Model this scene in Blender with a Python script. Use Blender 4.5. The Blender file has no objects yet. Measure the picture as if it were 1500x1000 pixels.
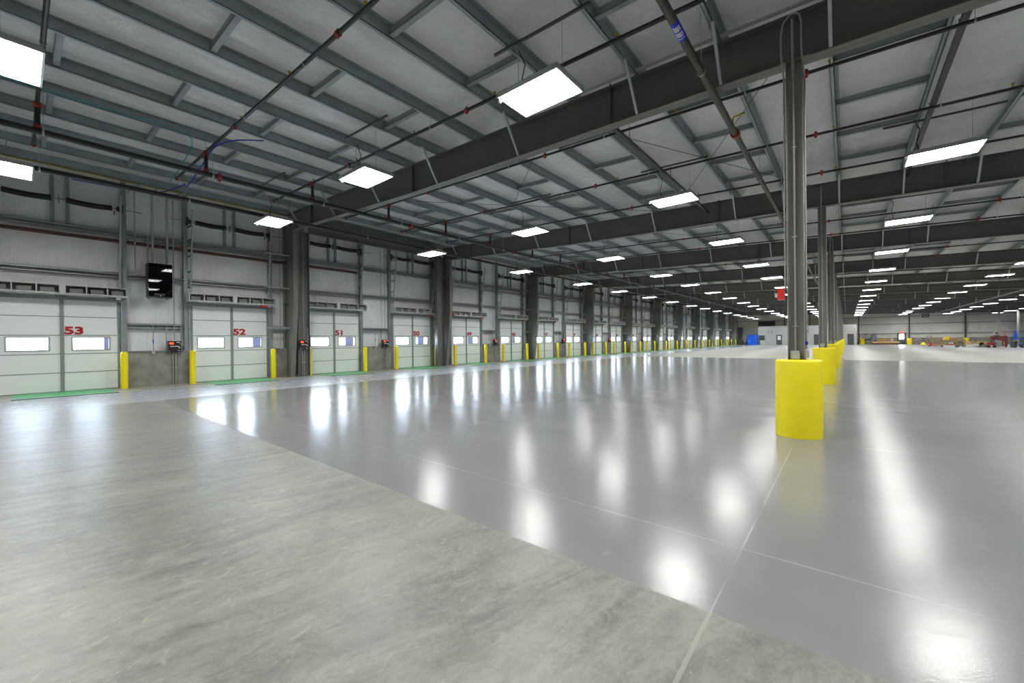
import bpy, math, random
from mathutils import Vector, Matrix
random.seed(7)
S = bpy.context.scene
COL = S.collection
PI = math.pi
BAY = 9.144
FR0 = 7.85                      # first frame line
XW = -19.8                      # plane of the dock doors
YEND = 108.3                    # far end wall
YB = -14.0                      # back wall behind the camera
XR = 40.0

def ztop(x):                    # top of the rafters
    return 6.62 - 0.037 * (x + 0.9)
RB = [(-19.5, 6.52), (-17.0, 6.42), (-10.5, 6.10), (-6.6, 5.99), (-1.0, 5.86), (21.0, 5.15), (40.5, 4.45)]
def zbot(x):
    for (a, za), (b, zb) in zip(RB, RB[1:]):
        if x <= b:
            return za + (zb - za) * (x - a) / (b - a)
    return RB[-1][1]

# ------------------------------------------------------------------ materials
def newmat(name):
    m = bpy.data.materials.new(name); m.use_nodes = True
    return m, m.node_tree, m.node_tree.nodes['Principled BSDF']

def mat(name, col, rough=0.5, metal=0.0, spec=0.5, emit=None, es=0.0, noise=0.0, nscale=8.0, bump=0.0, bscale=60.0, coat=0.0):
    m, nt, b = newmat(name)
    b.inputs['Base Color'].default_value = (*col, 1)
    b.inputs['Roughness'].default_value = rough
    b.inputs['Metallic'].default_value = metal
    b.inputs['Specular IOR Level'].default_value = spec
    if coat: b.inputs['Coat Weight'].default_value = coat; b.inputs['Coat Roughness'].default_value = 0.1
    if emit:
        b.inputs['Emission Color'].default_value = (*emit, 1); b.inputs['Emission Strength'].default_value = es
    if noise or bump:
        g = nt.nodes.new('ShaderNodeNewGeometry')
    if noise:
        n = nt.nodes.new('ShaderNodeTexNoise'); n.inputs['Scale'].default_value = nscale; n.inputs['Detail'].default_value = 5
        nt.links.new(g.outputs['Position'], n.inputs['Vector'])
        r = nt.nodes.new('ShaderNodeMapRange'); r.inputs[3].default_value = 1 - noise; r.inputs[4].default_value = 1 + noise
        r.inputs[1].default_value = 0.3; r.inputs[2].default_value = 0.7
        nt.links.new(n.outputs['Fac'], r.inputs[0])
        mx = nt.nodes.new('ShaderNodeVectorMath'); mx.operation = 'SCALE'; mx.inputs[0].default_value = col
        nt.links.new(r.outputs[0], mx.inputs['Scale']); nt.links.new(mx.outputs[0], b.inputs['Base Color'])
    if bump:
        n = nt.nodes.new('ShaderNodeTexNoise'); n.inputs['Scale'].default_value = bscale; n.inputs['Detail'].default_value = 3
        nt.links.new(g.outputs['Position'], n.inputs['Vector'])
        bp = nt.nodes.new('ShaderNodeBump'); bp.inputs['Strength'].default_value = bump; bp.inputs['Distance'].default_value = 0.01
        nt.links.new(n.outputs['Fac'], bp.inputs['Height']); nt.links.new(bp.outputs['Normal'], b.inputs['Normal'])
    return m

def N(nt, t, **kw):
    n = nt.nodes.new(t)
    for k, v in kw.items():
        if k.startswith('i_'):
            key = k[2:]; key = int(key) if key.isdigit() else key.replace('_', ' ')
            n.inputs[key].default_value = v
        else: setattr(n, k, v)
    return n

def math_n(nt, op, a, b=None, c=None):
    n = nt.nodes.new('ShaderNodeMath'); n.operation = op
    for i, v in enumerate((a, b, c)):
        if v is None: continue
        if isinstance(v, (int, float)): n.inputs[i].default_value = v
        else: nt.links.new(v, n.inputs[i])
    return n.outputs[0]

def noise_n(nt, vec, scale, detail=4, rough=0.55, dist=0.0):
    n = N(nt, 'ShaderNodeTexNoise'); n.inputs['Scale'].default_value = scale; n.inputs['Detail'].default_value = detail
    n.inputs['Roughness'].default_value = rough; n.inputs['Distortion'].default_value = dist
    nt.links.new(vec, n.inputs['Vector']); return n.outputs['Fac']

def scaled(nt, vec, s, rot=0.0):
    if rot:
        r = N(nt, 'ShaderNodeMapping'); r.inputs['Rotation'].default_value = (0, 0, rot); nt.links.new(vec, r.inputs['Vector']); vec = r.outputs[0]
    m = N(nt, 'ShaderNodeMapping'); m.inputs['Scale'].default_value = s
    nt.links.new(vec, m.inputs['Vector']); return m.outputs[0]

def rng(nt, v, a, b, c, d):
    r = N(nt, 'ShaderNodeMapRange'); 
    for i, x in enumerate((a, b, c, d)): r.inputs[i + 1].default_value = x
    nt.links.new(v, r.inputs[0]); return r.outputs[0]

def mixc(nt, f, a, b):
    m = N(nt, 'ShaderNodeMix', data_type='RGBA')
    if isinstance(f, float): m.inputs[0].default_value = f
    else: nt.links.new(f, m.inputs[0])
    for i, v in ((6, a), (7, b)):
        if isinstance(v, tuple): m.inputs[i].default_value = (*v, 1)
        else: nt.links.new(v, m.inputs[i])
    return m.outputs[2]

def joints(nt, pos, xs, ys, w):
    """1 on a thin saw-cut line, 0 elsewhere"""
    sep = N(nt, 'ShaderNodeSeparateXYZ'); nt.links.new(pos, sep.inputs[0])
    out = None
    for ax, lst in ((0, xs), (1, ys)):
        for v in lst:
            d = math_n(nt, 'ABSOLUTE', math_n(nt, 'SUBTRACT', sep.outputs[ax], v))
            m = math_n(nt, 'LESS_THAN', d, w)
            out = m if out is None else math_n(nt, 'MAXIMUM', out, m)
    return out

def mat_coated():
    m, nt, b = newmat('grey epoxy coating')
    g = N(nt, 'ShaderNodeNewGeometry'); P = g.outputs['Position']
    base = mixc(nt, noise_n(nt, scaled(nt, P, (.25, 1.0, 1)), 0.8, 4), (0.200, 0.209, 0.210), (0.252, 0.262, 0.263))
    # faint shoe scuffs
    sc = rng(nt, noise_n(nt, P, 3.2, 3), .70, .76, 0, 1)
    base = mixc(nt, math_n(nt, 'MULTIPLY', sc, .35), base, (0.42, 0.415, 0.38))
    jt = joints(nt, P, (-10.0, -5.3, -0.6, 4.1, 8.8, 13.5), (3.34, 7.4, 12.5, 16.6, 21.6, 25.8, 30.8), 0.005)
    br = rng(nt, noise_n(nt, P, 1.1, 2), .35, .6, 0.0, 1.0)
    jt = math_n(nt, 'MULTIPLY', jt, br)
    base = mixc(nt, math_n(nt, 'MULTIPLY', jt, .38), base, (0.60, 0.62, 0.62))
    nt.links.new(base, b.inputs['Base Color'])
    r = rng(nt, noise_n(nt, scaled(nt, P, (.4, 1.6, 1)), 1.3, 5), .3, .7, 0.14, 0.19)
    nt.links.new(r, b.inputs['Roughness'])
    b.inputs['Specular IOR Level'].default_value = 0.36
    h1 = noise_n(nt, P, 90, 3); h2 = noise_n(nt, P, 7, 2)
    h = math_n(nt, 'ADD', math_n(nt, 'MULTIPLY', h1, .5), math_n(nt, 'MULTIPLY', h2, .8))
    h = math_n(nt, 'ADD', h, math_n(nt, 'MULTIPLY', jt, .6))
    bp = N(nt, 'ShaderNodeBump'); bp.inputs['Strength'].default_value = 0.10; bp.inputs['Distance'].default_value = 0.012
    nt.links.new(h, bp.inputs['Height']); nt.links.new(bp.outputs[0], b.inputs['Normal'])
    return m

def mat_slab(name, dark, light, rough0, rough1, blot, jx, jy, streak=(1.5, .32, 1), warm=None, bump=.25):
    m, nt, b = newmat(name)
    g = N(nt, 'ShaderNodeNewGeometry'); P = g.outputs['Position']
    Pw = scaled(nt, P, streak, 0.2)
    n1 = noise_n(nt, Pw, 2.0, 10, .68, 1.1)
    n2 = noise_n(nt, P, 9, 6, .65, 0.4)
    n3 = noise_n(nt, scaled(nt, P, (2.2, .8, 1), .25), 2.4, 10, .72, 1.8)
    n4 = noise_n(nt, scaled(nt, P, (1.6, .9, 1), .3), 26, 8, .78, .8)
    f = math_n(nt, 'ADD', math_n(nt, 'MULTIPLY', n1, .36), math_n(nt, 'ADD', math_n(nt, 'MULTIPLY', n2, .14), math_n(nt, 'MULTIPLY', n3, .24)))
    f = math_n(nt, 'ADD', f, math_n(nt, 'MULTIPLY', n4, .26))
    f = rng(nt, f, .5 - blot, .5 + blot, 0, 1)
    base = mixc(nt, f, dark, light)
    if warm:
        w = rng(nt, noise_n(nt, P, .7, 5, .6), .56, .70, 0, .45)
        base = mixc(nt, w, base, warm)
        # wiped scuffs of pale dust
        wv = rng(nt, noise_n(nt, scaled(nt, P, (2.6, 1.2, 1), -.5), 2.4, 10, .75, 2.4), .57, .65, 0, .6)
        base = mixc(nt, wv, base, (0.34, 0.335, 0.27))
        dk = rng(nt, noise_n(nt, scaled(nt, P, (2.6, .8, 1), .3), 1.7, 10, .75, 2.0), .58, .70, 0, .6)
        base = mixc(nt, dk, base, (0.115, 0.12, 0.11))
    if jx or jy:
        jt = joints(nt, P, jx, jy, .011)
        base = mixc(nt, math_n(nt, 'MULTIPLY', jt, .6), base, (0.36, 0.355, 0.29))
    nt.links.new(base, b.inputs['Base Color'])
    nt.links.new(rng(nt, n3, .3, .7, rough0, rough1), b.inputs['Roughness'])
    bp = N(nt, 'ShaderNodeBump'); bp.inputs['Strength'].default_value = bump; bp.inputs['Distance'].default_value = 0.006
    nt.links.new(math_n(nt, 'ADD', n3, math_n(nt, 'MULTIPLY', n4, .5)), bp.inputs['Height']); nt.links.new(bp.outputs[0], b.inputs['Normal'])
    return m

def mat_vinyl(name, col, axis_scale, strength=.5, rough=.34):
    """white insulation facing: glossy vinyl with hanging wrinkles"""
    m, nt, b = newmat(name)
    g = N(nt, 'ShaderNodeNewGeometry'); P = g.outputs['Position']
    n0 = noise_n(nt, P, 1.2, 4)
    base = mixc(nt, rng(nt, n0, .35, .65, 0, 1), tuple(c * .9 for c in col), col)
    nt.links.new(base, b.inputs['Base Color'])
    b.inputs['Roughness'].default_value = rough
    w = noise_n(nt, scaled(nt, P, axis_scale), 1.0, 6, .6, .7)
    w2 = noise_n(nt, scaled(nt, P, tuple(3.1 * a for a in axis_scale)), 1.0, 4, .6, .3)
    h = math_n(nt, 'ADD', w, math_n(nt, 'MULTIPLY', w2, .25))
    bp = N(nt, 'ShaderNodeBump'); bp.inputs['Strength'].default_value = strength; bp.inputs['Distance'].default_value = 0.05
    nt.links.new(h, bp.inputs['Height']); nt.links.new(bp.outputs[0], b.inputs['Normal'])
    return m

def mat_glass():
    m, nt, b = newmat('window glazing'); nt.nodes.remove(b)
    out = nt.nodes['Material Output']
    t = N(nt, 'ShaderNodeBsdfTransparent'); t.inputs[0].default_value = (.93, .96, 1, 1)
    gl = N(nt, 'ShaderNodeBsdfGlossy'); gl.inputs['Roughness'].default_value = .05
    mx = N(nt, 'ShaderNodeMixShader'); mx.inputs[0].default_value = .06
    nt.links.new(t.outputs[0], mx.inputs[1]); nt.links.new(gl.outputs[0], mx.inputs[2]); nt.links.new(mx.outputs[0], out.inputs[0])
    return m

M = {}
M['coated'] = mat_coated()
M['slab'] = mat_slab('bare concrete', (0.100, 0.106, 0.100), (0.285, 0.290, 0.250), .27, .42, .105, (-0.6,), (-2.0,), warm=(0.27, 0.262, 0.21))
M['strip'] = mat_slab('polished strip with glare tint', (0.30, 0.32, 0.36), (0.38, 0.40, 0.44), .20, .30, .35, (-18.0,), (), bump=.02)  # blue tint stands in for daylight glare from the door windows
M['apron'] = mat_slab('beige apron', (0.24, 0.23, 0.19), (0.34, 0.33, 0.275), .4, .6, .2, (), (), bump=.15)
M['farcream'] = mat_slab('far bare concrete', (0.29, 0.29, 0.255), (0.36, 0.36, 0.32), .28, .42, .2, (), (), bump=.05)
M['fargrey'] = mat_slab('far grey slab', (0.27, 0.28, 0.285), (0.33, 0.34, 0.345), .24, .36, .2, (), (), bump=.05)
M['steel'] = mat('dark grey primer', (0.120, 0.120, 0.110), .48, noise=.10, nscale=1.2)
M['steel_lit'] = mat('grey primer lit tone', (0.165, 0.165, 0.15), .45, noise=.08, nscale=1.5)  # same primer as the darker one, lightened for parts that catch more light
M['column'] = mat('grey column paint', (0.27, 0.27, 0.255), .42, noise=.06, nscale=2)
M['galv'] = mat('galvanised steel', (0.30, 0.35, 0.375), .38, metal=.35, noise=.12, nscale=3)
M['galv_d'] = mat('dull galvanised steel', (0.27, 0.295, 0.30), .45, metal=.3, noise=.12, nscale=3)
M['galv_w'] = mat('pale galvanised steel', (0.38, 0.41, 0.41), .38, metal=.2, noise=.10, nscale=4)
M['galv_b'] = mat('bright galvanised steel', (0.46, 0.49, 0.49), .35, metal=.45, noise=.08, nscale=5)
M['conduit'] = mat('conduit steel', (0.36, 0.37, 0.35), .5, metal=.2)
M['pipe'] = mat('black steel pipe', (0.018, 0.019, 0.022), .38)
M['rusty'] = mat('bare brown pipe', (0.050, 0.043, 0.030), .42, noise=.45, nscale=9)
M['oxide'] = mat('red oxide pipe', (0.085, 0.030, 0.022), .5, noise=.15, nscale=4)
M['red'] = mat('red coupling', (0.36, 0.035, 0.02), .45)
M['redbox'] = mat('signal red enamel', (0.62, 0.02, 0.015), .35)
M['brass'] = mat('brass', (0.55, 0.40, 0.06), .35, metal=.7)
M['yellow'] = mat('safety yellow', (0.92, 0.78, 0.006), .5, bump=.25, bscale=45, noise=.04, nscale=3)
M['yellow_s'] = mat('smooth safety yellow', (0.88, 0.74, 0.008), .40)
M['green'] = mat('green leveller plate', (0.085, 0.36, 0.135), .5, noise=.10, nscale=5)
M['door'] = mat('white door skin', (0.84, 0.86, 0.86), .42)
M['rail'] = mat('grey door rail', (0.27, 0.29, 0.28), .4, metal=.2)
M['wframe'] = mat('grey window frame', (0.40, 0.42, 0.40), .45)
M['shelf'] = mat('grey painted sheet', (0.56, 0.58, 0.56), .42)
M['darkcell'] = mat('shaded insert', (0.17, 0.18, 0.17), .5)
M['numred'] = mat('dark red lettering', (0.42, 0.008, 0.010), .5)
M['glass'] = mat_glass()
M['black'] = mat('black rubber sleeve', (0.010, 0.010, 0.011), .6)
M['blackg'] = mat('glossy black acrylic', (0.003, 0.003, 0.005), .02, spec=.35)
M['blackm'] = mat('black enclosure', (0.028, 0.029, 0.025), .45)
M['panel'] = mat('dark violet control face', (0.014, 0.010, 0.018), .35)
M['led_r'] = mat('lit red indicator', (0.6, 0.01, 0.01), .4, emit=(1, .03, .01), es=3)
M['led_g'] = mat('green indicator', (0.0, 0.12, 0.01), .4)
M['white'] = mat('white plastic', (0.75, 0.75, 0.74), .45)
M['wallc'] = mat('grey wall concrete', (0.245, 0.240, 0.210), .6, noise=.30, nscale=2.6, bump=.15, bscale=20)
M['vinyl'] = mat_vinyl('white wall insulation', (0.86, 0.88, 0.875), (1, 5.5, 1.1), 1.0, .27)
M['vinylr'] = mat_vinyl('white roof insulation', (0.70, 0.71, 0.71), (2.6, 1.1, 1), 1.0, .24)
M['vinyle'] = mat_vinyl('pale end insulation', (0.66, 0.66, 0.63), (1.2, 1, .35), .3, .5)
M['beige'] = mat('cream upper sheet', (0.68, 0.62, 0.50), .6)
M['tan'] = mat('mustard edge strip', (0.26, 0.19, 0.04), .6)
M['lamp'] = mat('lamp lens', (1, 1, 1), .5, emit=(1.0, 0.99, 0.965), es=36)
M['ribbed'] = mat('light grey metal siding', (0.44, 0.455, 0.455), .45)
M['dark'] = mat('charcoal paint', (0.075, 0.078, 0.08), .5)
M['louvre'] = mat('black louvre', (0.02, 0.02, 0.02), .5)
M['blue'] = mat('bright blue curtain', (0.005, 0.12, 0.75), .5, noise=.3, nscale=1.5)
M['lift'] = mat('lift blue paint', (0.006, 0.09, 0.50), .35)
M['maroon'] = mat('maroon paint', (0.13, 0.018, 0.018), .5)
M['pallet'] = mat('bare timber', (0.36, 0.24, 0.09), .7, noise=.15, nscale=12)
M['card'] = mat('kraft cardboard', (0.52, 0.35, 0.15), .75, noise=.08, nscale=5)
M['bin'] = mat('slate plastic', (0.075, 0.095, 0.10), .5)
M['teal'] = mat('teal cable', (0.01, 0.30, 0.36), .5)
M['bluec'] = mat('blue cable', (0.01, 0.03, 0.42), .5)
M['label'] = mat('blue sticker', (0.012, 0.02, 0.55), .4)
M['tgrey'] = mat('sealing pad', (0.024, 0.023, 0.034), .8, spec=.1)
M['daylight'] = mat('obscured glass', (0.75, 0.85, 0.85), .3)

# ------------------------------------------------------------------ mesh building
class MB:
    def __init__(s): s.v = []; s.f = []; s.sm = []; s.mi = []; s.cur = 0
    def add(s, vs, fs, smooth=False):
        o = len(s.v); s.v += [tuple(v) for v in vs]
        for f in fs: s.f.append([o + i for i in f]); s.sm.append(smooth); s.mi.append(s.cur)
        return s
    def box(s, x0, x1, y0, y1, z0, z1, M4=None):
        vs = [(x, y, z) for x in (x0, x1) for y in (y0, y1) for z in (z0, z1)]
        if M4 is not None: vs = [tuple(M4 @ Vector(v)) for v in vs]
        return s.add(vs, [(0, 1, 3, 2), (4, 6, 7, 5), (0, 4, 5, 1), (2, 3, 7, 6), (0, 2, 6, 4), (1, 5, 7, 3)])
    def cyl(s, a, b, r, n=10, r2=None, caps=True):
        a = Vector(a); b = Vector(b); d = (b - a).normalized()
        u = d.orthogonal().normalized(); w = d.cross(u); r2 = r if r2 is None else r2
        vs = []
        for p, rr in ((a, r), (b, r2)):
            for i in range(n):
                t = 2 * PI * i / n; vs.append(p + (u * math.cos(t) + w * math.sin(t)) * rr)
        s.add(vs, [(i, (i + 1) % n, n + (i + 1) % n, n + i) for i in range(n)], True)
        if caps: s.add(vs, [tuple(range(n))[::-1], tuple(range(n, 2 * n))])
        return s
    def bar(s, a, b, w, t, up=(0, 0, 1)):
        a = Vector(a); b = Vector(b); d = b - a; L = d.length; z = d.normalized()
        x = Vector(up).cross(z)
        if x.length < 1e-4: x = z.orthogonal()
        x.normalize(); y = z.cross(x)
        m = Matrix((x, y, z)).transposed().to_4x4(); m.translation = a
        return s.box(-w / 2, w / 2, -t / 2, t / 2, 0, L, m)
    def tube(s, pts, r, n=8):
        pts = [Vector(p) for p in pts]; rings = []
        u = None
        for i, p in enumerate(pts):
            d = (pts[min(i + 1, len(pts) - 1)] - pts[max(i - 1, 0)]).normalized()
            u = d.orthogonal().normalized() if u is None else (u - d * u.dot(d)).normalized()
            w = d.cross(u)
            rings.append([p + (u * math.cos(2 * PI * k / n) + w * math.sin(2 * PI * k / n)) * r for k in range(n)])
        vs = [v for q in rings for v in q]; fs = []
        for i in range(len(pts) - 1):
            fs += [(i * n + k, i * n + (k + 1) % n, (i + 1) * n + (k + 1) % n, (i + 1) * n + k) for k in range(n)]
        s.add(vs, fs, True); s.add(vs, [tuple(range(n))[::-1], tuple(range((len(pts) - 1) * n, len(pts) * n))])
        return s
    def lathe(s, prof, n=24, c=(0, 0, 0)):
        vs = []; fs = []
        for r, z in prof:
            for i in range(n):
                t = 2 * PI * i / n; vs.append((c[0] + r * math.cos(t), c[1] + r * math.sin(t), c[2] + z))
        for j in range(len(prof) - 1):
            fs += [(j * n + i, j * n + (i + 1) % n, (j + 1) * n + (i + 1) % n, (j + 1) * n + i) for i in range(n)]
        s.add(vs, fs, True)
        s.add(vs, [tuple(range(n))[::-1], tuple(range((len(prof) - 1) * n, len(prof) * n))])
        return s
    def prism(s, poly, axis, a, b):
        """poly in the two other axes, extruded from a to b along axis"""
        n = len(poly)
        def mk(p, t): return {'x': (t, p[0], p[1]), 'y': (p[0], t, p[1]), 'z': (p[0], p[1], t)}[axis]
        vs = [mk(p, a) for p in poly] + [mk(p, b) for p in poly]
        return s.add(vs, [tuple(range(n))[::-1], tuple(range(n, 2 * n))] + [(i, (i + 1) % n, n + (i + 1) % n, n + i) for i in range(n)])
    def strip(s, prof, y0, y1, t):
        """plate following prof [(x,z)] between y0 and y1 with thickness t upward"""
        for (a, za), (b, zb) in zip(prof, prof[1:]):
            vs = [(x, y, z + dz) for (x, z) in ((a, za), (b, zb)) for y in (y0, y1) for dz in (0, t)]
            s.add(vs, [(0, 1, 3, 2), (4, 6, 7, 5), (0, 4, 5, 1), (2, 3, 7, 6), (0, 2, 6, 4), (1, 5, 7, 3)])
        return s
    def build(s, name, m, parent=None, loc=(0, 0, 0)):
        me = bpy.data.meshes.new(name); me.from_pydata(s.v, [], s.f)
        for mm in (m if isinstance(m, (list, tuple)) else [m]): me.materials.append(mm)
        me.polygons.foreach_set('use_smooth', s.sm)
        me.polygons.foreach_set('material_index', s.mi)
        me.update()
        import bmesh
        bm = bmesh.new(); bm.from_mesh(me); bmesh.ops.recalc_face_normals(bm, faces=bm.faces); bm.to_mesh(me); bm.free()
        o = bpy.data.objects.new(name, me); COL.objects.link(o)
        if parent is not None: o.parent = parent
        o.location = loc
        return o

def smooth(pts, k=8):
    P = [Vector(p) for p in pts]; out = []
    for i in range(len(P) - 1):
        a, b_, c, d = P[max(i - 1, 0)], P[i], P[i + 1], P[min(i + 2, len(P) - 1)]
        for q in range(k):
            t = q / k
            out.append(.5 * ((2 * b_) + (c - a) * t + (2 * a - 5 * b_ + 4 * c - d) * t * t + (3 * b_ - a - 3 * c + d) * t ** 3))
    return out + [P[-1]]
def tag(o, label, cat, group=None):
    o['label'] = label; o['category'] = cat
    if group: o['group'] = group
    return o
def thing(name, label, cat, loc=(0, 0, 0), group=None, rz=0):
    o = bpy.data.objects.new(name, None); COL.objects.link(o); o.location = loc; o.rotation_euler = (0, 0, rz)
    o.empty_display_size = .2
    return tag(o, label, cat, group)
def struct(o): o['kind'] = 'structure'; return o
def part(mb, name, m, parent, loc=(0, 0, 0), label=None):
    o = mb.build(name, m, parent, loc)
    if label: o['label'] = label
    return o
KIDS = {}
def kids(o): return [c for c in COL.objects if c.parent == o] if o.name not in KIDS else KIDS[o.name]
def dup(root, loc, label, group=None, keep=None):
    r = root.copy(); COL.objects.link(r); r.location = loc; r['label'] = label
    if group: r['group'] = group
    for ch, subs in KIDS[root.name]:
        if keep is not None and ch.name.split('.')[0] not in keep: continue
        c = ch.copy(); COL.objects.link(c); c.parent = r
        for g in subs:
            d = g.copy(); COL.objects.link(d); d.parent = c
    return r
def freeze(root):
    ch = [c for c in COL.objects if c.parent == root]
    KIDS[root.name] = [(c, [g for g in COL.objects if g.parent == c]) for c in ch]
    return root

ORD = ['', 'first', 'second', 'third', 'fourth', 'fifth', 'sixth', 'seventh', 'eighth', 'ninth', 'tenth', 'eleventh', 'twelfth',
       'thirteenth', 'fourteenth', 'fifteenth', 'sixteenth', 'seventeenth', 'eighteenth', 'nineteenth', 'twentieth', 'twenty-first', 'twenty-second', 'twenty-third']
def od(n): return ORD[n] if n < len(ORD) else 'farthest'

def text_mesh(name, body, size, m, parent, origin, xaxis, yaxis, sx=1.0, bold=0.008, extrude=0.002):
    cu = bpy.data.curves.new(name + '_c', 'FONT'); cu.body = body; cu.size = size; cu.extrude = extrude; cu.offset = bold
    cu.align_x = 'LEFT'
    tmp = bpy.data.objects.new(name + '_t', cu); COL.objects.link(tmp)
    dg = bpy.context.evaluated_depsgraph_get()
    me = bpy.data.meshes.new_from_object(tmp.evaluated_get(dg))
    bpy.data.objects.remove(tmp); me.name = name
    X = Vector(xaxis); Y = Vector(yaxis); Z = X.cross(Y)
    R = Matrix((X * sx, Y, Z)).transposed().to_4x4(); R.translation = Vector(origin)
    me.transform(R); me.materials.clear(); me.materials.append(m)
    o = bpy.data.objects.new(name, me); COL.objects.link(o); o.parent = parent
    return o

# ------------------------------------------------------------------ camera
cam = bpy.data.cameras.new('camera'); co = bpy.data.objects.new('camera', cam); COL.objects.link(co)
yaw, pitch, roll, h = 0.6883, -0.0026, -0.0102, 1.5318
cy, sy, cp, sp = math.cos(yaw), math.sin(yaw), math.cos(pitch), math.sin(pitch)
F = Vector((-sy * cp, cy * cp, sp)); Rt = Vector((cy, sy, 0)); U = Rt.cross(F)
c_, s_ = math.cos(roll), math.sin(roll)
r2 = c_ * Rt + s_ * U; u2 = -s_ * Rt + c_ * U
mm = Matrix((r2, u2, -F)).transposed().to_4x4(); mm.translation = (0, 0, h)
co.matrix_world = mm
cam.sensor_fit = 'HORIZONTAL'; cam.sensor_width = 36; cam.lens = 596.47 / 1500 * 36
cam.clip_start = .05; cam.clip_end = 400
S.camera = co

# ------------------------------------------------------------------ world: bright overcast daylight beyond the glazing
w = bpy.data.worlds.new('daylight'); S.world = w; w.use_nodes = True
bg = w.node_tree.nodes['Background']; bg.inputs[0].default_value = (0.78, 0.87, 1.0, 1); bg.inputs[1].default_value = 16.0

# ------------------------------------------------------------------ room shell
def floor():
    b = MB(); T = .25
    def slab(x0, x1, y0, y1, mi):
        b.cur = mi; b.box(x0, x1, y0, y1, -T, 0)
    slab(-14.45, XR, 2.45, 35.2, 1)                 # glossy coating
    slab(-14.45, XR, YB, 2.45, 0)                   # bare slab under the camera
    slab(-18.0, -14.45, YB, YEND, 2)               # strip along the docks, window glare tinted into its colour
    slab(-20.3, -18.0, YB, YEND, 3)                 # apron before the doors
    slab(-14.45, XR, 35.2, 60, 4)
    slab(-14.45, XR, 60, YEND, 5)
    o = b.build('floor', [M['slab'], M['coated'], M['strip'], M['apron'], M['farcream'], M['fargrey']])
    struct(o)
floor()
zc = lambda x: ztop(x) + .225
b = MB(); b.strip([(-20.3, zc(-20.3)), (XR + .1, zc(XR + .1))], YB - .1, YEND + .1, .1)
struct(b.build('ceiling', M['vinylr']))

DC = []                                             # door centres
for k in range(-1, 11):
    DC.append(10.08 + BAY * k); DC.append(14.835 + BAY * k)
DC = DC[:23]
HW = 1.40
DH = 3.09
# dock wall: insulation above and between the doors, concrete below
b = MB(); b.box(-20.2, -20.0, YB, YEND, DH, zc(-20) + .02)
e = [YB] + [v for c in DC for v in (c - HW, c + HW)] + [YEND]
for a, c in zip(e[0::2], e[1::2]): b.box(-20.2, -20.0, a, c, 1.25, DH)
struct(b.build('wall_left', M['vinyl']))
b = MB()
for a, c in zip(e[0::2], e[1::2]):
    b.box(-20.2, -19.78, a, c, 0, 1.25)
struct(b.build('baseboard_left', M['wallc']))
b = MB()
for a, c in zip(e[0::2], e[1::2]): b.box(-19.98, -19.74, a + .06, c - .06, 1.25, 1.29)
struct(b.build('trim_1', M['galv_d']))
b = MB(); b.box(-20.0, -19.86, YB, YEND, zc(-19.9) - .17, zc(-19.9) - .02)
struct(b.build('trim_2', M['tan']))
b = MB(); b.box(-20.3, XR + .2, YEND, YEND + .2, 1.27, 7.7); struct(b.build('wall_far', M['vinyle']))
b = MB(); b.box(-20.3, XR + .2, YEND - .12, YEND + .2, 0, 1.28)
struct(b.build('baseboard_far', M['wallc']))
b = MB(); b.box(-20.3, XR + .2, YB - .2, YB, 0, 7.9); struct(b.build('wall_back', M['vinyle']))
b = MB(); b.box(XR, XR + .2, YB, YEND, 0, 5.5); struct(b.build('wall_right', M['vinyle']))

# ------------------------------------------------------------------ dock doors (structure)
def rects_with_holes(b, x0, x1, y0, y1, z0, z1, holes):
    """box with rectangular holes (all holes share the same z range)"""
    if not holes: b.box(x0, x1, y0, y1, z0, z1); return
    h0, h1 = holes[0][2], holes[0][3]
    b.box(x0, x1, y0, y1, z0, h0); b.box(x0, x1, y0, y1, h1, z1)
    ys = [y0] + [v for hh in holes for v in hh[:2]] + [y1]
    for a, c in zip(ys[0::2], ys[1::2]): b.box(x0, x1, a, c, h0, h1)
WIN = ((-1.14, -.30), (.25, 1.09))
def make_door():
    root = bpy.data.objects.new('door_1', None); COL.objects.link(root); struct(root)
    for i in range(5):
        b = MB(); z0 = .02 + i * .612; z1 = z0 + .598
        rects_with_holes(b, -.055, 0, -1.38, 1.38, z0, z1, [(a, c, 1.38, 1.76) for a, c in WIN] if i == 2 else [])
        o = b.build('panel_section', M['door'], root); o['kind'] = 'structure'
    b = MB()
    for i in range(1, 5): b.box(-.04, .006, -1.38, 1.38, .02 + i * .612 - .020, .02 + i * .612 + .006)
    b.box(-.05, .01, -1.38, 1.38, 0, .03)
    o = b.build('section_joint', M['rail'], root)
    b = MB(); b.box(0, .03, -.045, .045, .03, 3.06)
    for i in range(30): b.cyl((.03, 0, .1 + i * .1), (.034, 0, .1 + i * .1), .008, 6)
    for i in range(5): b.box(0, .045, -.055, .055, i * .612 + .0, i * .612 + .05)
    b.build('centre_stile', M['rail'], root)
    for s in (-1, 1):
        b = MB(); b.box(0, .02, s * 1.34 - .03, s * 1.34 + .03, .03, 3.06); b.build('end_stile', M['rail'], root)
    b = MB()
    for s in (-1, 1): b.box(-.21, -.001, min(s * 1.37, s * 1.42), max(s * 1.37, s * 1.42), 0, 3.12)
    b.box(-.21, -.001, -1.42, 1.42, 3.07, 3.12)
    b.build('door_frame', M['rail'], root)
    for a, c in WIN:
        b = MB()
        t = .045
        for (p, q, r_, s__) in ((a - t, c + t, 1.38 - t, 1.38), (a - t, c + t, 1.76, 1.76 + t), (a - t, a, 1.38, 1.76), (c, c + t, 1.38, 1.76)):
            b.box(-.06, .015, p, q, r_, s__)
        f = b.build('window_frame', M['wframe'], root)
        b = MB(); b.box(-.03, -.025, a, c, 1.38, 1.76); b.build('window_pane', M['glass'], f)
    return root
d0 = make_door()
freeze(d0)
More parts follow.
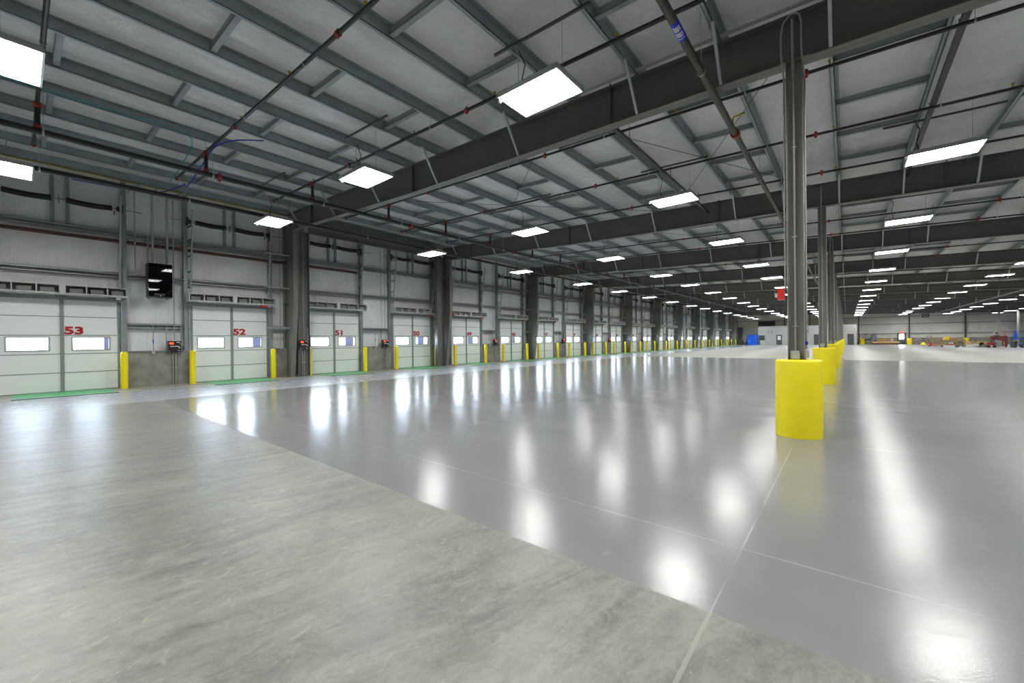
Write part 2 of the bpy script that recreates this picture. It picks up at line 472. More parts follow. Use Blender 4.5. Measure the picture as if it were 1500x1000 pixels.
for i, c in enumerate(DC):
    if i == 0: d = d0; d.location = (XW, c, 0)
    else:
        d = dup(d0, (XW, c, 0), ''); d.name = 'door_%d' % (i + 1); del d['label']
    if i < 23:
        n = text_mesh('door_number', str(53 - i), .335, M['numred'], d, (.012, .045, 1.895), (0, 1, 0), (0, 0, 1), 1.36, .014)
for o in COL.objects:
    if o.parent and o.parent.name.startswith('door_'): o['kind'] = 'structure'
    if o.parent and o.parent.parent and o.parent.parent.name.startswith('door_'): o['kind'] = 'structure'

def dn(i): return str(53 - i)
def where_door(i):
    if i < 10: return 'dock door ' + dn(i)
    return 'the %s dock door from the camera' % od(i + 1)

# ------------------------------------------------------------------ things at every door
# bollards
b = MB(); b.lathe([(.10, 0), (.10, 1.20), (.095, 1.235), (.075, 1.262), (.04, 1.278), (.003, 1.283)], 20)
bol0 = tag(b.build('bollard', M['yellow_s']), '', 'bollard', 'yellow bollards along the dock doors')
KIDS[bol0.name] = []
first = True
for i, c in enumerate(DC):
    for s, side in ((-1, 'left'), (1, 'right')):
        if i == 0 and s < 0: continue
        lab = 'yellow steel bollard at the %s side of %s' % (side, where_door(i))
        loc = (-19.36, c + s * 1.4235, 0)
        if first: bol0.location = loc; bol0['label'] = lab; first = False
        else: dup(bol0, loc, lab)

# levelling plates
lev = thing('dock_leveler', '', 'dock leveler', group='green plates before the dock doors')
b = MB(); b.box(-.02, 1.80, -1.06, 1.06, .0, .012); part(b, 'plate', M['green'], lev)
b = MB(); b.box(1.80, 1.83, -1.09, 1.09, 0, .014); part(b, 'lip_edge', M['black'], lev)
freeze(lev)
for i, c in enumerate(DC):
    lab = 'green steel plate set in the floor before ' + where_door(i)
    if i == 0: lev.location = (XW + .03, c + .03, 0); lev['label'] = lab
    else: dup(lev, (XW + .03, c + .03, 0), lab)

# posts framing each opening
b = MB(); b.box(-.10, .09, -.065, -.053, 0, 7.28); b.box(-.10, .09, .053, .065, 0, 7.28); b.box(.078, .09, -.053, .053, 0, 7.28)
post0 = tag(b.build('jamb_post', M['galv_d']), '', 'post', 'galvanised posts framing the dock doors'); KIDS[post0.name] = []
first = True
for i, c in enumerate(DC):
    for s, side in ((-1, 'left'), (1, 'right')):
        if i == 0 and s < 0: continue
        lab = 'tall galvanised post at the %s jamb of %s' % (side, where_door(i))
        loc = (-19.88, c + s * 1.505, 0)
        if first: post0.location = loc; post0['label'] = lab; first = False
        else: dup(post0, loc, lab)

# lift tracks and springs
tr = thing('door_lift_track', '', 'door track', group='lift tracks and springs above the dock doors')
for s in (-1, 1):
    b = MB(); b.bar((.03, s * 1.42, 0), (.03, s * 1.42, 3.2), .05, .07, (1, 0, 0)); part(b, 'vertical_track', M['galv'], tr)
    b = MB(); b.tube([(.06, s * 1.38, 3.1), (.12, s * 1.38, 3.6), (.44, s * 1.38, 6.1), (.50, s * 1.38, 6.66)], .032, 6); part(b, 'lift_track', M['galv_b'], tr)
    for z in (3.7, 4.3, 4.9, 5.5, 6.05):
        x = .12 + (z - 3.6) * .32 / 2.5
        b = MB(); b.bar((-.02, s * 1.44, z), (x, s * 1.38, z + .05), .06, .025); part(b, 'track_bracket', M['dark'], tr)
    b = MB(); b.box(-.05, .17, s * 1.46 - .02, s * 1.46 + .02, 6.12, 6.42); part(b, 'end_bearing', M['blackm'], tr)
    b = MB(); b.cyl((.10, s * 1.33, 6.27), (.10, s * 1.41, 6.27), .085, 14); b.cyl((.10, s * 1.30, 6.27), (.10, s * 1.33, 6.27), .05, 10); part(b, 'cable_drum', M['blackm'], tr)
    b = MB()
    for z in (.3, .9, 1.5, 2.1, 2.7, 3.02): b.box(.0, .07, s * 1.38 - .035, s * 1.38 + .035, z - .03, z + .03)
    part(b, 'roller_hinge', M['galv'], tr)
b = MB(); b.cyl((.10, -1.98, 6.27), (.10, 1.98, 6.27), .016, 8); part(b, 'spring_shaft', M['rail'], tr)
for a, c in ((-1.20, -.20), (.12, 1.20)):
    b = MB(); n = 10
    b.tube([(.10, a + (c - a) * t / n, 6.27 - .03 * math.sin(PI * t / n)) for t in range(n + 1)], .088, 12)
    o = part(b, 'torsion_spring', M['black'], tr)
    b = MB(); b.cyl((.10, a - .05, 6.27), (.10, a + .02, 6.27), .05, 10); b.build('spring_cone', M['rail'], o)
b = MB(); b.box(.07, .13, 1.24, 1.27, 6.06, 6.2); part(b, 'red_winding_tag', M['red'], tr, label='small red tag on the spring')
b = MB(); b.box(-.05, .16, -.05, -.02, 6.16, 6.40); part(b, 'centre_bearing', M['rail'], tr)
freeze(tr)
for i, c in enumerate(DC):
    lab = 'lift tracks with black sleeved torsion springs high above ' + where_door(i)
    keep = None if i < 14 else {'vertical_track', 'lift_track', 'torsion_spring', 'spring_shaft', 'track_bracket'}
    if i == 0: tr.location = (XW, c, 0); tr['label'] = lab
    else: dup(tr, (XW, c, 0), lab, keep=keep)

# struts from girt to roof above each door
b = MB(); b.box(-.04, .04, -.045, .045, 5.55, 7.25)
st0 = tag(b.build('girt_strut', M['galv']), '', 'strut', 'short struts above the door springs'); KIDS[st0.name] = []
first = True
for i, c in enumerate(DC[:16]):
    for dy, side in ((-.17, 'left'), (.17, 'right')):
        lab = '%s short galvanised strut from girt to roof above %s' % (side, where_door(i))
        if first: st0.location = (-19.94, c + dy, 0); st0['label'] = lab; first = False
        else: dup(st0, (-19.94, c + dy, 0), lab)

# header boxes
hd = thing('door_header_box', '', 'header box', group='grey open-cell header boxes over the dock doors')
b = MB(); y0, y1 = -1.52, 1.52
b.box(.02, .50, y0, y1, 3.14, 3.18); b.box(.02, .50, y0, y1, 3.44, 3.46); b.box(.02, .04, y0, y1, 3.18, 3.44)
b.box(.02, .50, y0, y0 + .03, 3.18, 3.44); b.box(.02, .50, y1 - .03, y1, 3.18, 3.44)
b.box(.47, .50, y0, y1, 3.14, 3.205)
for y in (-1.03, -.54, .54, 1.03): b.box(.04, .49, y - .012, y + .012, 3.18, 3.44)
b.box(.04, .50, -.07, .07, 3.18, 3.44)
part(b, 'box_frame', M['shelf'], hd)
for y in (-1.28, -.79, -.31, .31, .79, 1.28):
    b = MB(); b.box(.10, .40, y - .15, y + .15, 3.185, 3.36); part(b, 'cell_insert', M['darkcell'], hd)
b = MB(); b.box(.02, .20, -1.46, 1.46, 3.04, 3.12); b.box(.20, .22, -1.46, 1.46, 3.0, 3.05); part(b, 'head_seal', M['rail'], hd)
for a, c in ((-1.15, -.15), (.10, 1.0)):
    b = MB(); b.box(.24, .32, a, c, 3.11, 3.14); part(b, 'underside_strip', M['galv_b'], hd)
b = MB(); b.box(.34, .46, .98, 1.22, 3.075, 3.14); part(b, 'red_tag', M['redbox'], hd, label='small red block under the box')
b = MB(); b.box(.30, .42, 1.24, 1.36, 3.08, 3.14); part(b, 'sensor', M['white'], hd)
freeze(hd)
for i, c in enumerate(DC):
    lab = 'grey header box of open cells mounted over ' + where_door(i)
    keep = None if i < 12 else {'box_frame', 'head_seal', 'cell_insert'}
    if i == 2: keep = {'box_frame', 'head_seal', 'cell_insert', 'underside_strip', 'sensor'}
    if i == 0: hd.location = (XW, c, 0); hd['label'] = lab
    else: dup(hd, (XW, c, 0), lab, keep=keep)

for c_ in [c for c in hd.children if c.name.startswith('red_tag')]: bpy.data.objects.remove(c_)
# dock seal pads outside, seen through the right-hand panes
b = MB(); b.box(-.12, .0, 1.05, 1.48, 0.2, 3.0)
sl0 = tag(b.build('dock_seal_pad', M['tgrey']), '', 'dock seal', 'bluish pads outside the door windows'); KIDS[sl0.name] = []
for i, c in enumerate(DC[:9]):
    lab = 'bluish grey pad outside, seen through the right window of ' + where_door(i)
    if i == 0: sl0.location = (-20.6, c, 0); sl0['label'] = lab
    else: dup(sl0, (-20.6, c, 0), lab)

# ------------------------------------------------------------------ girts along the dock wall
def girt(z, y0, y1, label, hgt=.18, x=-19.99, mtl='galv_w', lip=True, grp='horizontal girts on the dock wall'):
    b = MB()
    b.box(x, x + .012, y0, y1, z - hgt / 2, z + hgt / 2); b.box(x, x + .18, y0, y1, z + hgt / 2 - .012, z + hgt / 2)
    b.box(x, x + .18, y0, y1, z - hgt / 2, z - hgt / 2 + .012)
    if lip: b.box(x + .168, x + .18, y0, y1, z + hgt / 2 - .05, z + hgt / 2); b.box(x + .168, x + .18, y0, y1, z - hgt / 2, z - hgt / 2 + .05)
    return tag(b.build('girt', M[mtl]), label, 'girt', grp)
girt(5.43, YB, YEND, 'long galvanised girt high on the dock wall, just below the springs')
girt(3.96, YB, YEND, 'long galvanised girt on the dock wall, just above the header boxes')
girt(5.12, 17.3, YEND, 'thin galvanised girt below the top girt, starting at dock door 49', .09)
for i in range(22):
    a, c = DC[i] + 1.60, DC[i + 1] - 1.60
    girt(2.19, a, c, 'short low girt on the wall right of %s' % where_door(i))
b = MB(); b.cyl((-19.86, YB + .1, 5.17), (-19.86, 11.38, 5.17), .058, 12)
o = tag(b.build('oxide_pipe', M['oxide']), 'dark red pipe along the dock wall above doors 53 to 51', 'pipe')

# ------------------------------------------------------------------ frames: wall columns and rafters
def nm_frame(k):
    if k == 0: return 'nearest the camera, between dock doors 52 and 51'
    if k < 5: return 'between dock doors %d and %d' % (52 - 2 * k, 51 - 2 * k)
    return '%s from the camera along the dock wall' % od(k + 1)

XA, XB = -19.5, XR - .3
wcol = thing('tapered_column', '', 'column', group='tapered steel columns along the dock wall')
b = MB()
b.prism([(-19.92, 0), (-19.20, 0), (-18.80, 3.3), (-18.80, 6.45), (-19.92, 6.9)], 'y', -.006, .006)
part(b, 'web', M['steel_lit'], wcol)
b = MB(); b.strip([(0, 0)], 0, 0, 0)
def flange(b, pts, y0, y1, t):
    for (a, za), (c, zd) in zip(pts, pts[1:]):
        vs = [(x + dx, y, z) for (x, z) in ((a, za), (c, zd)) for y in (y0, y1) for dx in (0, t)]
        b.add(vs, [(0, 1, 3, 2), (4, 6, 7, 5), (0, 4, 5, 1), (2, 3, 7, 6), (0, 2, 6, 4), (1, 5, 7, 3)])
b = MB(); flange(b, [(-19.20, 0), (-18.80, 3.3), (-18.80, 6.50)], -.10, .10, .016); part(b, 'inner_flange', M['steel_lit'], wcol)
b = MB(); flange(b, [(-19.93, 0), (-19.93, 7.25)], -.10, .10, .016); part(b, 'outer_flange', M['steel_lit'], wcol)
b = MB()
for z in (3.3, 5.0): b.box(-19.9, -18.82, -.09, .09, z, z + .014)
part(b, 'stiffener', M['steel_lit'], wcol)
b = MB(); b.box(-19.95, -19.12, -.14, .14, 0, .02); part(b, 'base_plate', M['steel_lit'], wcol)
freeze(wcol)
for k in range(12):
    lab = 'dark grey tapered steel wall column, ' + nm_frame(k)
    y = FR0 + BAY * k - (.15 if k == 11 else 0)
    if k == 0: wcol.location = (0, y, 0); wcol['label'] = lab
    else: dup(wcol, (0, y, 0), lab)

XP = [-0.16 + 1.488 * j for j in range(-13, 27)]       # purlin lines
raf = thing('roof_rafter', '', 'rafter', group='deep dark grey roof rafters')
xs = [XA] + [x for x, _ in RB[1:-1]] + [XB]
b = MB(); poly = [(x, zbot(x)) for x in xs] + [(x, ztop(x)) for x in reversed(xs)]
for i in range(len(xs) - 1):
    a, c = xs[i], xs[i + 1]
    b.prism([(a, zbot(a)), (c, zbot(c)), (c, ztop(c)), (a, ztop(a))], 'y', -.007, .007)
part(b, 'web', M['steel'], raf)
b = MB(); b.strip([(x, zbot(x)) for x in xs], -.115, .115, .016); part(b, 'bottom_flange', M['steel_lit'], raf)
b = MB(); b.strip([(x, ztop(x) - .014) for x in (XA, XB)], -.10, .10, .014); part(b, 'top_flange', M['steel'], raf)
for x in (-17.1, -10.3, -3.72, 2.24, 9.5, 16.2):
    b = MB(); b.box(x - .008, x + .008, -.09, .09, zbot(x), ztop(x) + (.05 if x in (-3.72, 2.24) else 0)); part(b, 'stiffener', M['steel'], raf)
brx = [-18.0, -15.04, -12.06, -9.09, -6.11, -3.14, -1.65, -.16, 1.33, 2.82, 5.79, 8.77, 11.74, 14.72, 17.7, 20.67]
for x in brx:
    for s in (-1, 1):
        b = MB(); b.bar((x, s * .66, ztop(x) + .03), (x, s * .10, zbot(x) + .03), .05, .045, (1, 0, 0)); part(b, 'flange_brace', M['galv_b'], raf)
freeze(raf)
for k in range(11):
    if k == 0: lab = 'dark grey roof rafter nearest the camera, over the first interior column'
    else: lab = 'dark grey roof rafter, %s from the camera' % od(k + 1)
    if k == 0: raf.location = (0, FR0, 0); raf['label'] = lab
    else: dup(raf, (0, FR0 + BAY * k, 0), lab)

# purlins with bridging
def purlin(j, x):
    z = ztop(x) + .002
    b = MB()
    b.box(-.006, .006, YB, YEND, 0, .22); b.box(-.065, .006, YB, YEND, 0, .01); b.box(-.065, -.055, YB, YEND, 0, .022); b.box(-.006, .065, YB, YEND, .21, .22)
    row = j
    if x < -.9: where = 'the %s left of the interior columns' % od(int(round((-.16 - x) / 1.488)))
    elif x < .5: where = 'directly right of the interior columns'
    else: where = 'the %s right of the one beside the interior columns' % (od(int(round((x + .16) / 1.488))) if (x + .16) / 1.488 < 23 else 'farthest')
    o = b.build('roof_purlin', M['galv'], None, (x, 0, z))
    tag(o, 'long galvanised roof purlin, ' + where, 'purlin', 'roof purlins running the length of the building')
    if j % 2 == 1 and j < 17:
        for q in range(-4 if j < 13 else 0, 24):
            y = FR0 - BAY + BAY / 5 * (q + 5)
            if q < -4 or abs((y - FR0) / BAY - round((y - FR0) / BAY)) < .05 or (j > 13 and y < 9): continue
            b = MB(); dz = -.037 * 1.488
            vs = [(xx, y + yy, zz + (dz if xx > .5 else 0)) for xx in (.006, 1.482) for yy in (-.05, .05) for zz in (.03, .04)]
            b.add(vs, [(0, 1, 3, 2), (4, 6, 7, 5), (0, 4, 5, 1), (2, 3, 7, 6), (0, 2, 6, 4), (1, 5, 7, 3)])
            vs = [(xx, y + yy, zz + (dz if xx > .5 else 0)) for xx in (.006, 1.482) for yy in (-.05, -.04) for zz in (.03, .15)]
            b.add(vs, [(0, 1, 3, 2), (4, 6, 7, 5), (0, 4, 5, 1), (2, 3, 7, 6), (0, 2, 6, 4), (1, 5, 7, 3)])
            b.build('bridging_strut', M['galv_d'], o)
for j, x in enumerate(XP):
    if x < 27: purlin(j, x)

# portal frame in the second bay
pf = thing('portal_frame', 'dark grey portal frame over dock doors 51 and 50', 'steel frame')
b = MB(); b.box(-19.23, -19.215, 8.6, 16.2, 6.6, 7.3); part(b, 'beam_web', M['steel'], pf)
b = MB(); b.box(-19.32, -19.12, 8.6, 16.2, 6.58, 6.60); part(b, 'bottom_flange', M['steel'], pf)
b = MB(); b.box(-19.32, -19.12, 8.6, 16.2, 7.24, 7.255); part(b, 'top_flange', M['steel'], pf)
for y in (8.06, 16.15):
    b = MB(); b.box(-19.23, -19.215, y, y + .52, 0, 6.6); b.box(-19.34, -19.11, y, y + .014, 0, 6.6); b.box(-19.34, -19.11, y + .506, y + .52, 0, 6.6)
    part(b, 'portal_column', M['steel'], pf)

# ------------------------------------------------------------------ interior columns and yellow guards
def column_obj(k, x, y, label):
    zt = zbot(x)
    t = thing('steel_column', label, 'column', (x, y, 0), 'grey interior columns')
    b = MB(); b.box(-.112, -.100, -.10, .10, 0, zt); part(b, 'flange', M['column'], t)
    b = MB(); b.box(.100, .112, -.10, .10, 0, zt); part(b, 'flange', M['column'], t)
    b = MB(); b.box(-.10, .10, -.005, .005, 0, zt); part(b, 'web', M['column'], t)
    b = MB(); b.box(-.19, .19, -.12, .12, zt - .016, zt - .001); part(b, 'cap_plate', M['steel_lit'], t)
    if k < 4:
        b = MB(); b.tube([(-.015, -.035, 1.30), (-.015, -.035, 5.6), (-.015, -.16, 6.0), (-.015, -.16, 6.45)] if k < 1 else [(-.015, -.035, 1.30), (-.015, -.035, 5.6), (-.015, -.15, 5.9), (-.015, -.15, 6.5)], .017, 8)
        part(b, 'conduit', M['conduit'], t)
        b = MB(); b.box(-.075, .045, -.10, -.03, 1.20, 1.325); part(b, 'junction_box', M['galv_b'], t)
        if k in (0, 2):
            b = MB(); b.tube([(-.135, -.06, 2.3), (-.135, -.06, 5.6), (-.16, -.17, 5.95), (-.16, -.17, 6.25), (-.13, -.17, 6.42), (-.06, -.17, 6.50), (-.015, -.17, 6.52)], .014, 8); part(b, 'conduit', M['conduit'], t)
            b = MB(); b.tube([(.130, -.06, 1.35), (.130, -.06, 5.5), (.10, -.17, 5.95), (.10, -.17, 6.35), (.08, -.17, 6.47), (.02, -.17, 6.52), (-.015, -.17, 6.52)], .013, 8); part(b, 'conduit', M['conduit'], t)
            b = MB(); b.box(.115, .16, -.11, .01, 1.22, 1.34); part(b, 'junction_box', M['galv_b'], t)
            b = MB(); b.cyl((.130, -.06, 1.42), (.130, -.06, 1.47), .018, 8); part(b, 'cable_tie', M['bluec'], t, label='blue wrap on the conduit')
        b = MB()
        for z in (1.7, 3.1, 4.5): b.box(-.05, .02, -.055, -.02, z, z + .02)
        part(b, 'conduit_clamp', M['galv_b'], t)
    return t
gb = MB(); prof = [(.302, 0), (.306, .02), (.306, 1.15), (.300, 1.175), (.285, 1.185), (.02, 1.19)]
gb.lathe(prof, 48)
g0 = tag(gb.build('column_guard', M['yellow']), '', 'column guard', 'yellow guards around the interior column bases'); KIDS[g0.name] = []
for k in range(11):
    column_obj(k, -.61, FR0 + BAY * k - .05, 'grey steel column standing in a yellow guard, %s in the near row' % od(k + 1))
    lab = 'round yellow guard at the column foot, %s in the near row' % od(k + 1)
    if k == 0: g0.location = (-.59, FR0 - .07, 0); g0['label'] = lab
    else: dup(g0, (-.59, FR0 + BAY * k - .07, 0), lab)
for k in (9, 10):
    column_obj(9, 18.75, FR0 + BAY * k, 'grey steel column at the far right, ' + ('in front of the blue lift' if k == 9 else 'behind the maroon cabinet'))

b = MB(); b.box(-.84, -.755, 7.60, 7.78, 2.13, 2.30)
ab = tag(b.build('alarm_box', M['redbox']), 'small red box on the left side of the nearest interior column', 'alarm box')
b = MB(); b.box(-.875, -.84, 7.62, 7.68, 2.17, 2.23); b.build('side_fitting', M['white'], ab)

# ------------------------------------------------------------------ ceiling lights
lg = thing('ceiling_light', '', 'light', group='rectangular ceiling lights in rows')
b = MB(); b.box(-.60, .60, -.40, .40, .012, .075); b.box(-.61, .61, -.41, -.385, -.012, .04); b.box(-.61, .61, .385, .41, -.012, .04); b.box(-.61, -.585, -.41, .41, -.012, .04); b.box(.585, .61, -.41, .41, -.012, .04)
part(b, 'housing', M['galv_b'], lg)
b = MB(); b.add([(-.575, -.375, .008), (.575, -.375, .008), (.575, .375, .008), (-.575, .375, .008)], [(0, 3, 2, 1)])
me_o = part(b, 'lamp_lens', M['lamp'], lg)
b = MB()
for q in range(10): b.box(-.5175 + q * .115 - .0015, -.5175 + q * .115 + .0015, -.375, .375, -.014, .004)
for q in range(6): b.box(-.575, .575, -.3125 + q * .125 - .0015, -.3125 + q * .125 + .0015, -.014, .004)
part(b, 'louvre_grid', M['white'], lg)
b = MB(); b.lathe([(.012, 0), (.03, .01), (.036, .03), (.034, .055)], 12, (-.62, -.30, -.05)); part(b, 'motion_sensor', M['white'], lg)
for x in (-.45, .45):
    b = MB(); b.cyl((x, 0, .07), (x, 0, 1.0), .004, 5); part(b, 'hanger_wire', M['conduit'], lg)
b = MB(); b.tube([(-.35, .05, .07), (-.42, .05, .4), (-.36, .08, .7), (-.5, .05, 1.02)], .009, 6); part(b, 'power_cord', M['black'], lg)
freeze(lg)
ROWS = [(-15.1, 0, 'in the row nearest the dock doors'), (-9.3, 0, 'in the second row from the dock doors'), (-3.95, 0, 'in the row left of the columns'),
        (1.7, .85, 'in the row right of the columns'), (8.05, 2.6, 'in the second row right of the columns'),
        (13.6, 1.4, 'in the third row right of the columns'), (19.2, 1.0, 'in the fourth row right of the columns')]
first = True
ch_spans = []
for ri, (x, oy, where) in enumerate(ROWS):
    n = 0
    for k in range(-2, 15):
        y = 5.6 + 6.858 * k + oy
        if y > 105: continue
        if ri < 2 and k < 0: y = -.12 if k == -1 else -6.9
        if ri == 4 and k == -2: continue
        if ri > 4 and k < -1: continue
        vis = y > 0 if ri < 2 else (y > 3 if ri == 2 else (y > 8 if ri == 3 else (y > 35 if ri == 4 else (y > 60 if ri == 5 else y > 85))))
        if ri == 0 or ri == 1: vis = y > -2
        lz = 5.65 if x < 2 else min(5.65, zbot(x) + .05)
        # never inside a rafter
        f = (y - FR0) / BAY
        if abs(f - round(f)) * BAY < .45: y += .5 if f > round(f) else -.5
        if vis:
            n += 1; lab = 'ceiling light, %s from the camera %s' % (od(n), where)
        else:
            lab = 'unseen ceiling light added for fill lighting ' + where  # fixtures outside the view, added as fill light
        if first: lg.location = (x, y, lz); lg['label'] = lab; first = False
        else:
            keep = None if (0 < y < 40) else {'housing', 'lamp_lens', 'louvre_grid', 'motion_sensor', 'hanger_wire'}
            if y > 60: keep = {'housing', 'lamp_lens', 'louvre_grid', 'hanger_wire'}
            dup(lg, (x, y, lz), lab, keep=keep)
        if 0 < y < 32 and vis: ch_spans.append((x, y, n, where))
# slotted channels that carry the nearer lights
for (x, y, n, where) in ch_spans:
    b = MB(); z = ztop(x) - .02
    vs = [(x + dx, y + dy, ztop(x + dx) + dz) for dx in (-1.0, .95) for dy in (-.02, .02) for dz in (-.042, -.002)]
    b.add(vs, [(0, 1, 3, 2), (4, 6, 7, 5), (0, 4, 5, 1), (2, 3, 7, 6), (0, 2, 6, 4), (1, 5, 7, 3)])
    tag(b.build('strut_channel', M['dark']), 'dark channel above the %s light %s' % (od(n), where), 'channel', 'dark channels carrying the lights')

# ------------------------------------------------------------------ sprinkler pipework
def run_pipe(name, label, x, z, y0, y1, r, m, coup, rods=True, cat='pipe', cy0=4.6, cstep=6.4):
    t = thing(name, label, cat, (x, 0, z))
    b = MB(); b.cyl((0, y0, 0), (0, y1, 0), r, 14); part(b, 'pipe_run', m, t)
    y = cy0
    while coup and y < min(y1, 75):
        b = MB(); b.cyl((0, y - .05, 0), (0, y + .05, 0), r + .022, 14); b.box(-.03, .03, y - .03, y + .03, r, r + .05); b.box(-.03, .03, y - .03, y + .03, -r - .05, -r)
        part(b, 'coupling', M['red'], t); y += cstep
    y = .4
    while rods and y < 60:
        f = (y - FR0) / BAY
        if abs(f - round(f)) * BAY > .3:
            b = MB(); b.cyl((0, y, r), (0, y, ztop(x) - z + .01), .006, 5); b.cyl((0, y - .015, 0), (0, y + .015, 0), r + .008, 12); part(b, 'hanger', M['galv_b'], t)
        y += 3.05
    return t
XM, ZM = -13.4, 6.13
mp = run_pipe('sprinkler_main', 'thick black sprinkler main running along the docks, the one farther from the wall', XM, ZM, -3, 106, .068, M['pipe'], True, cy0=3.6)
run_pipe('sprinkler_main', 'thick black sprinkler main running along the docks, the one nearer the wall', -15.8, 6.0, -3, 106, .066, M['pipe'], True, cy0=12.6, cstep=7.2)
# blue stencil marks on the main pipe
bp_ = run_pipe('drain_pipe', 'bare brown steel pipe with a blue sticker, running overhead left of the columns', -1.75, 5.74, -2.5, 44, .056, M['rusty'], False, rods=False, cat='pipe')
for y in (9.45, 18.0, 25.5, 33.0):
    b = MB(); b.cyl((0, y - .05, 0), (0, y + .05, 0), .088, 14); b.box(-.03, .03, y - .03, y + .03, .08, .12); part(b, 'coupling', M['red'], bp_)
b = MB(); b.cyl((0, 5.55, 0), (0, 5.95, 0), .0575, 20)
sk = part(b, 'pipe_sticker', M['label'], bp_, label='blue sticker with white print')
b = MB()
for ang, wd in ((-1.95, .012), (-1.35, .02), (-.75, .012)):
    n = 12
    for q in range(n):
        if (q * 7) % 5 == 0: continue
        y = 5.60 + q * .025
        c1, s1 = math.cos(ang), math.sin(ang)
        b.box(-.001, .001, y, y + .017, -wd, wd, Matrix.Translation((c1 * .0588, 0, s1 * .0588)) @ Matrix.Rotation(-ang, 4, 'Y'))
b.build('printed_mark', M['white'], sk)
b = MB(); b.tube([(0, 9.2, .05), (0, 9.2, .20), (.02, 9.2, .24), (.16, 9.2, .25)], .016, 8); b.box(.13, .22, 9.18, 9.22, .235, .265); part(b, 'gauge_valve', M['brass'], bp_)
for y in (6.9, 12.5, 21, 29, 38):
    b = MB(); b.cyl((0, y, .06), (0, y, ztop(-1.75) - 5.74), .006, 5); b.cyl((0, y - .012, 0), (0, y + .012, 0), .07, 12); part(b, 'hanger', M['galv_b'], bp_)

BY = [.32, 3.3, 6.15]
for k in range(0, 11): BY += [FR0 + BAY * k + d for d in (1.15, 4.0, 6.85)]
BY = [y for y in BY if y < 100]
for i, y in enumerate(BY):
    t = thing('sprinkler_branch', 'thin black sprinkler pipe crossing under the purlins, %s from the camera' % (od(i + 1) if i < 23 else 'number %d' % (i + 1)), 'pipe', (0, y, 0), 'black sprinkler branch pipes')
    zz = lambda x: ztop(x) - .36
    b = MB(); b.cyl((-16.6, 0, zz(-16.6)), (39, 0, zz(39)), .036 if i < 3 else .030, 10); part(b, 'pipe_run', M['pipe'], t)
    if i >= 20:
        for x in (-12.0, 0.5, 15.0):
            b = MB(); b.cyl((x, 0, zz(x)), (x, 0, ztop(x) + .01), .006, 5); part(b, 'hanger', M['galv_b'], t)
    if i < 20:
        xs_c = [-16.55, -11.1, -6.2, -.98 + .45, 4.0, 9.1] if i > 2 else [-16.55, -11.1, -6.25]
        for x in xs_c:
            b = MB(); b.cyl((x - .035, 0, zz(x - .035)), (x + .035, 0, zz(x + .035)), .052, 10); b.box(x - .02, x + .02, -.015, .015, zz(x) - .075, zz(x) + .075); part(b, 'coupling', M['red'], t)
        nh = 9
        for q in range(nh):
            x = -13.3 + 2.62 * q
            if x > (-1 if i < 3 else 8): break
            b = MB(); b.cyl((x, 0, zz(x)), (x, 0, zz(x) + .09), .008, 6); b.cyl((x, 0, zz(x) + .09), (x, 0, zz(x) + .10), .032, 10); b.box(x - .012, x + .012, -.012, .012, zz(x) + .045, zz(x) + .09)
            part(b, 'sprinkler_head', M['brass'], t)
        for q in range(8):
            x = -16.37 + 2.976 * q
            if x > (0 if i < 3 else 6): break
            b = MB(); b.cyl((x, 0, zz(x)), (x, 0, ztop(x) + .01), .004, 5); b.cyl((x - .01, 0, zz(x)), (x + .01, 0, zz(x)), .043, 10); part(b, 'hanger', M['galv_b'], t)
        b = MB(); b.cyl((XM, 0, ZM + .06), (XM, 0, zz(XM) - .02), .045, 12)
        rs = part(b, 'riser', M['pipe'], t)
        b = MB(); b.cyl((XM, 0, ZM + .07), (XM, 0, ZM + .12), .062, 12); b.box(XM - .09, XM + .09, -.02, .02, ZM + .075, ZM + .115); b.build('coupling', M['red'], rs)
        b = MB(); b.cyl((XM, 0, zz(XM) - .10), (XM, 0, zz(XM) + .03), .062, 12); b.box(XM - .09, XM + .09, -.02, .02, zz(XM) - .08, zz(XM) - .04); b.build('coupling', M['red'], rs)

for (x, z, y1, lab) in ((1.40, 6.30, 17.0, 'long black square duct hung under the purlins, right of the interior columns'), (-4.05, 6.32, 16.9, 'long black square duct hung under the purlins, above the near light left of the columns')):
    b = MB(); b.box(x - .045, x + .045, 8.2, y1 - .15, z - .03, z + .04)
    for y in (9.5, 12.5, 15.5): b.box(x - .006, x + .006, y - .006, y + .006, z, ztop(x) + .005)
    tag(b.build('cable_duct', M['pipe']), lab, 'duct')
# right hand cable tray / main seen far away
t = run_pipe('cable_tray', 'long pale ladder tray under the roof at the far right', 10.75, 5.12, 48, 92, .045, M['galv_b'], False, rods=False, cat='cable tray')
b = MB()
for q in range(60): b.box(-.12, .12, 49 + q * .7, 49.06 + q * .7, -.09, -.04)
part(b, 'rungs', M['galv_d'], t)
t = thing('unit_heater', 'dark fan heater hanging under the roof before the far wall', 'heater', (10.5, 99.6, 4.75))
b = MB(); b.box(-.45, .45, -.2, .2, 0, .7); part(b, 'casing', M['dark'], t)
b = MB(); b.cyl((0, -.22, .35), (0, -.2, .35), .3, 20); part(b, 'fan_ring', M['galv_d'], t)
b = MB()
for a in range(4): b.bar((0, -.235, .35), (.27 * math.cos(a * PI / 2 + .5), -.235, .35 + .27 * math.sin(a * PI / 2 + .5)), .1, .01, (0, 1, 0))
part(b, 'fan_blades', M['louvre'], t)
for x in (-.4, .4):
    b = MB(); b.cyl((x, 0, .7), (x, 0, ztop(10.5) - 4.75), .01, 5); part(b, 'hanger', M['galv_b'], t)

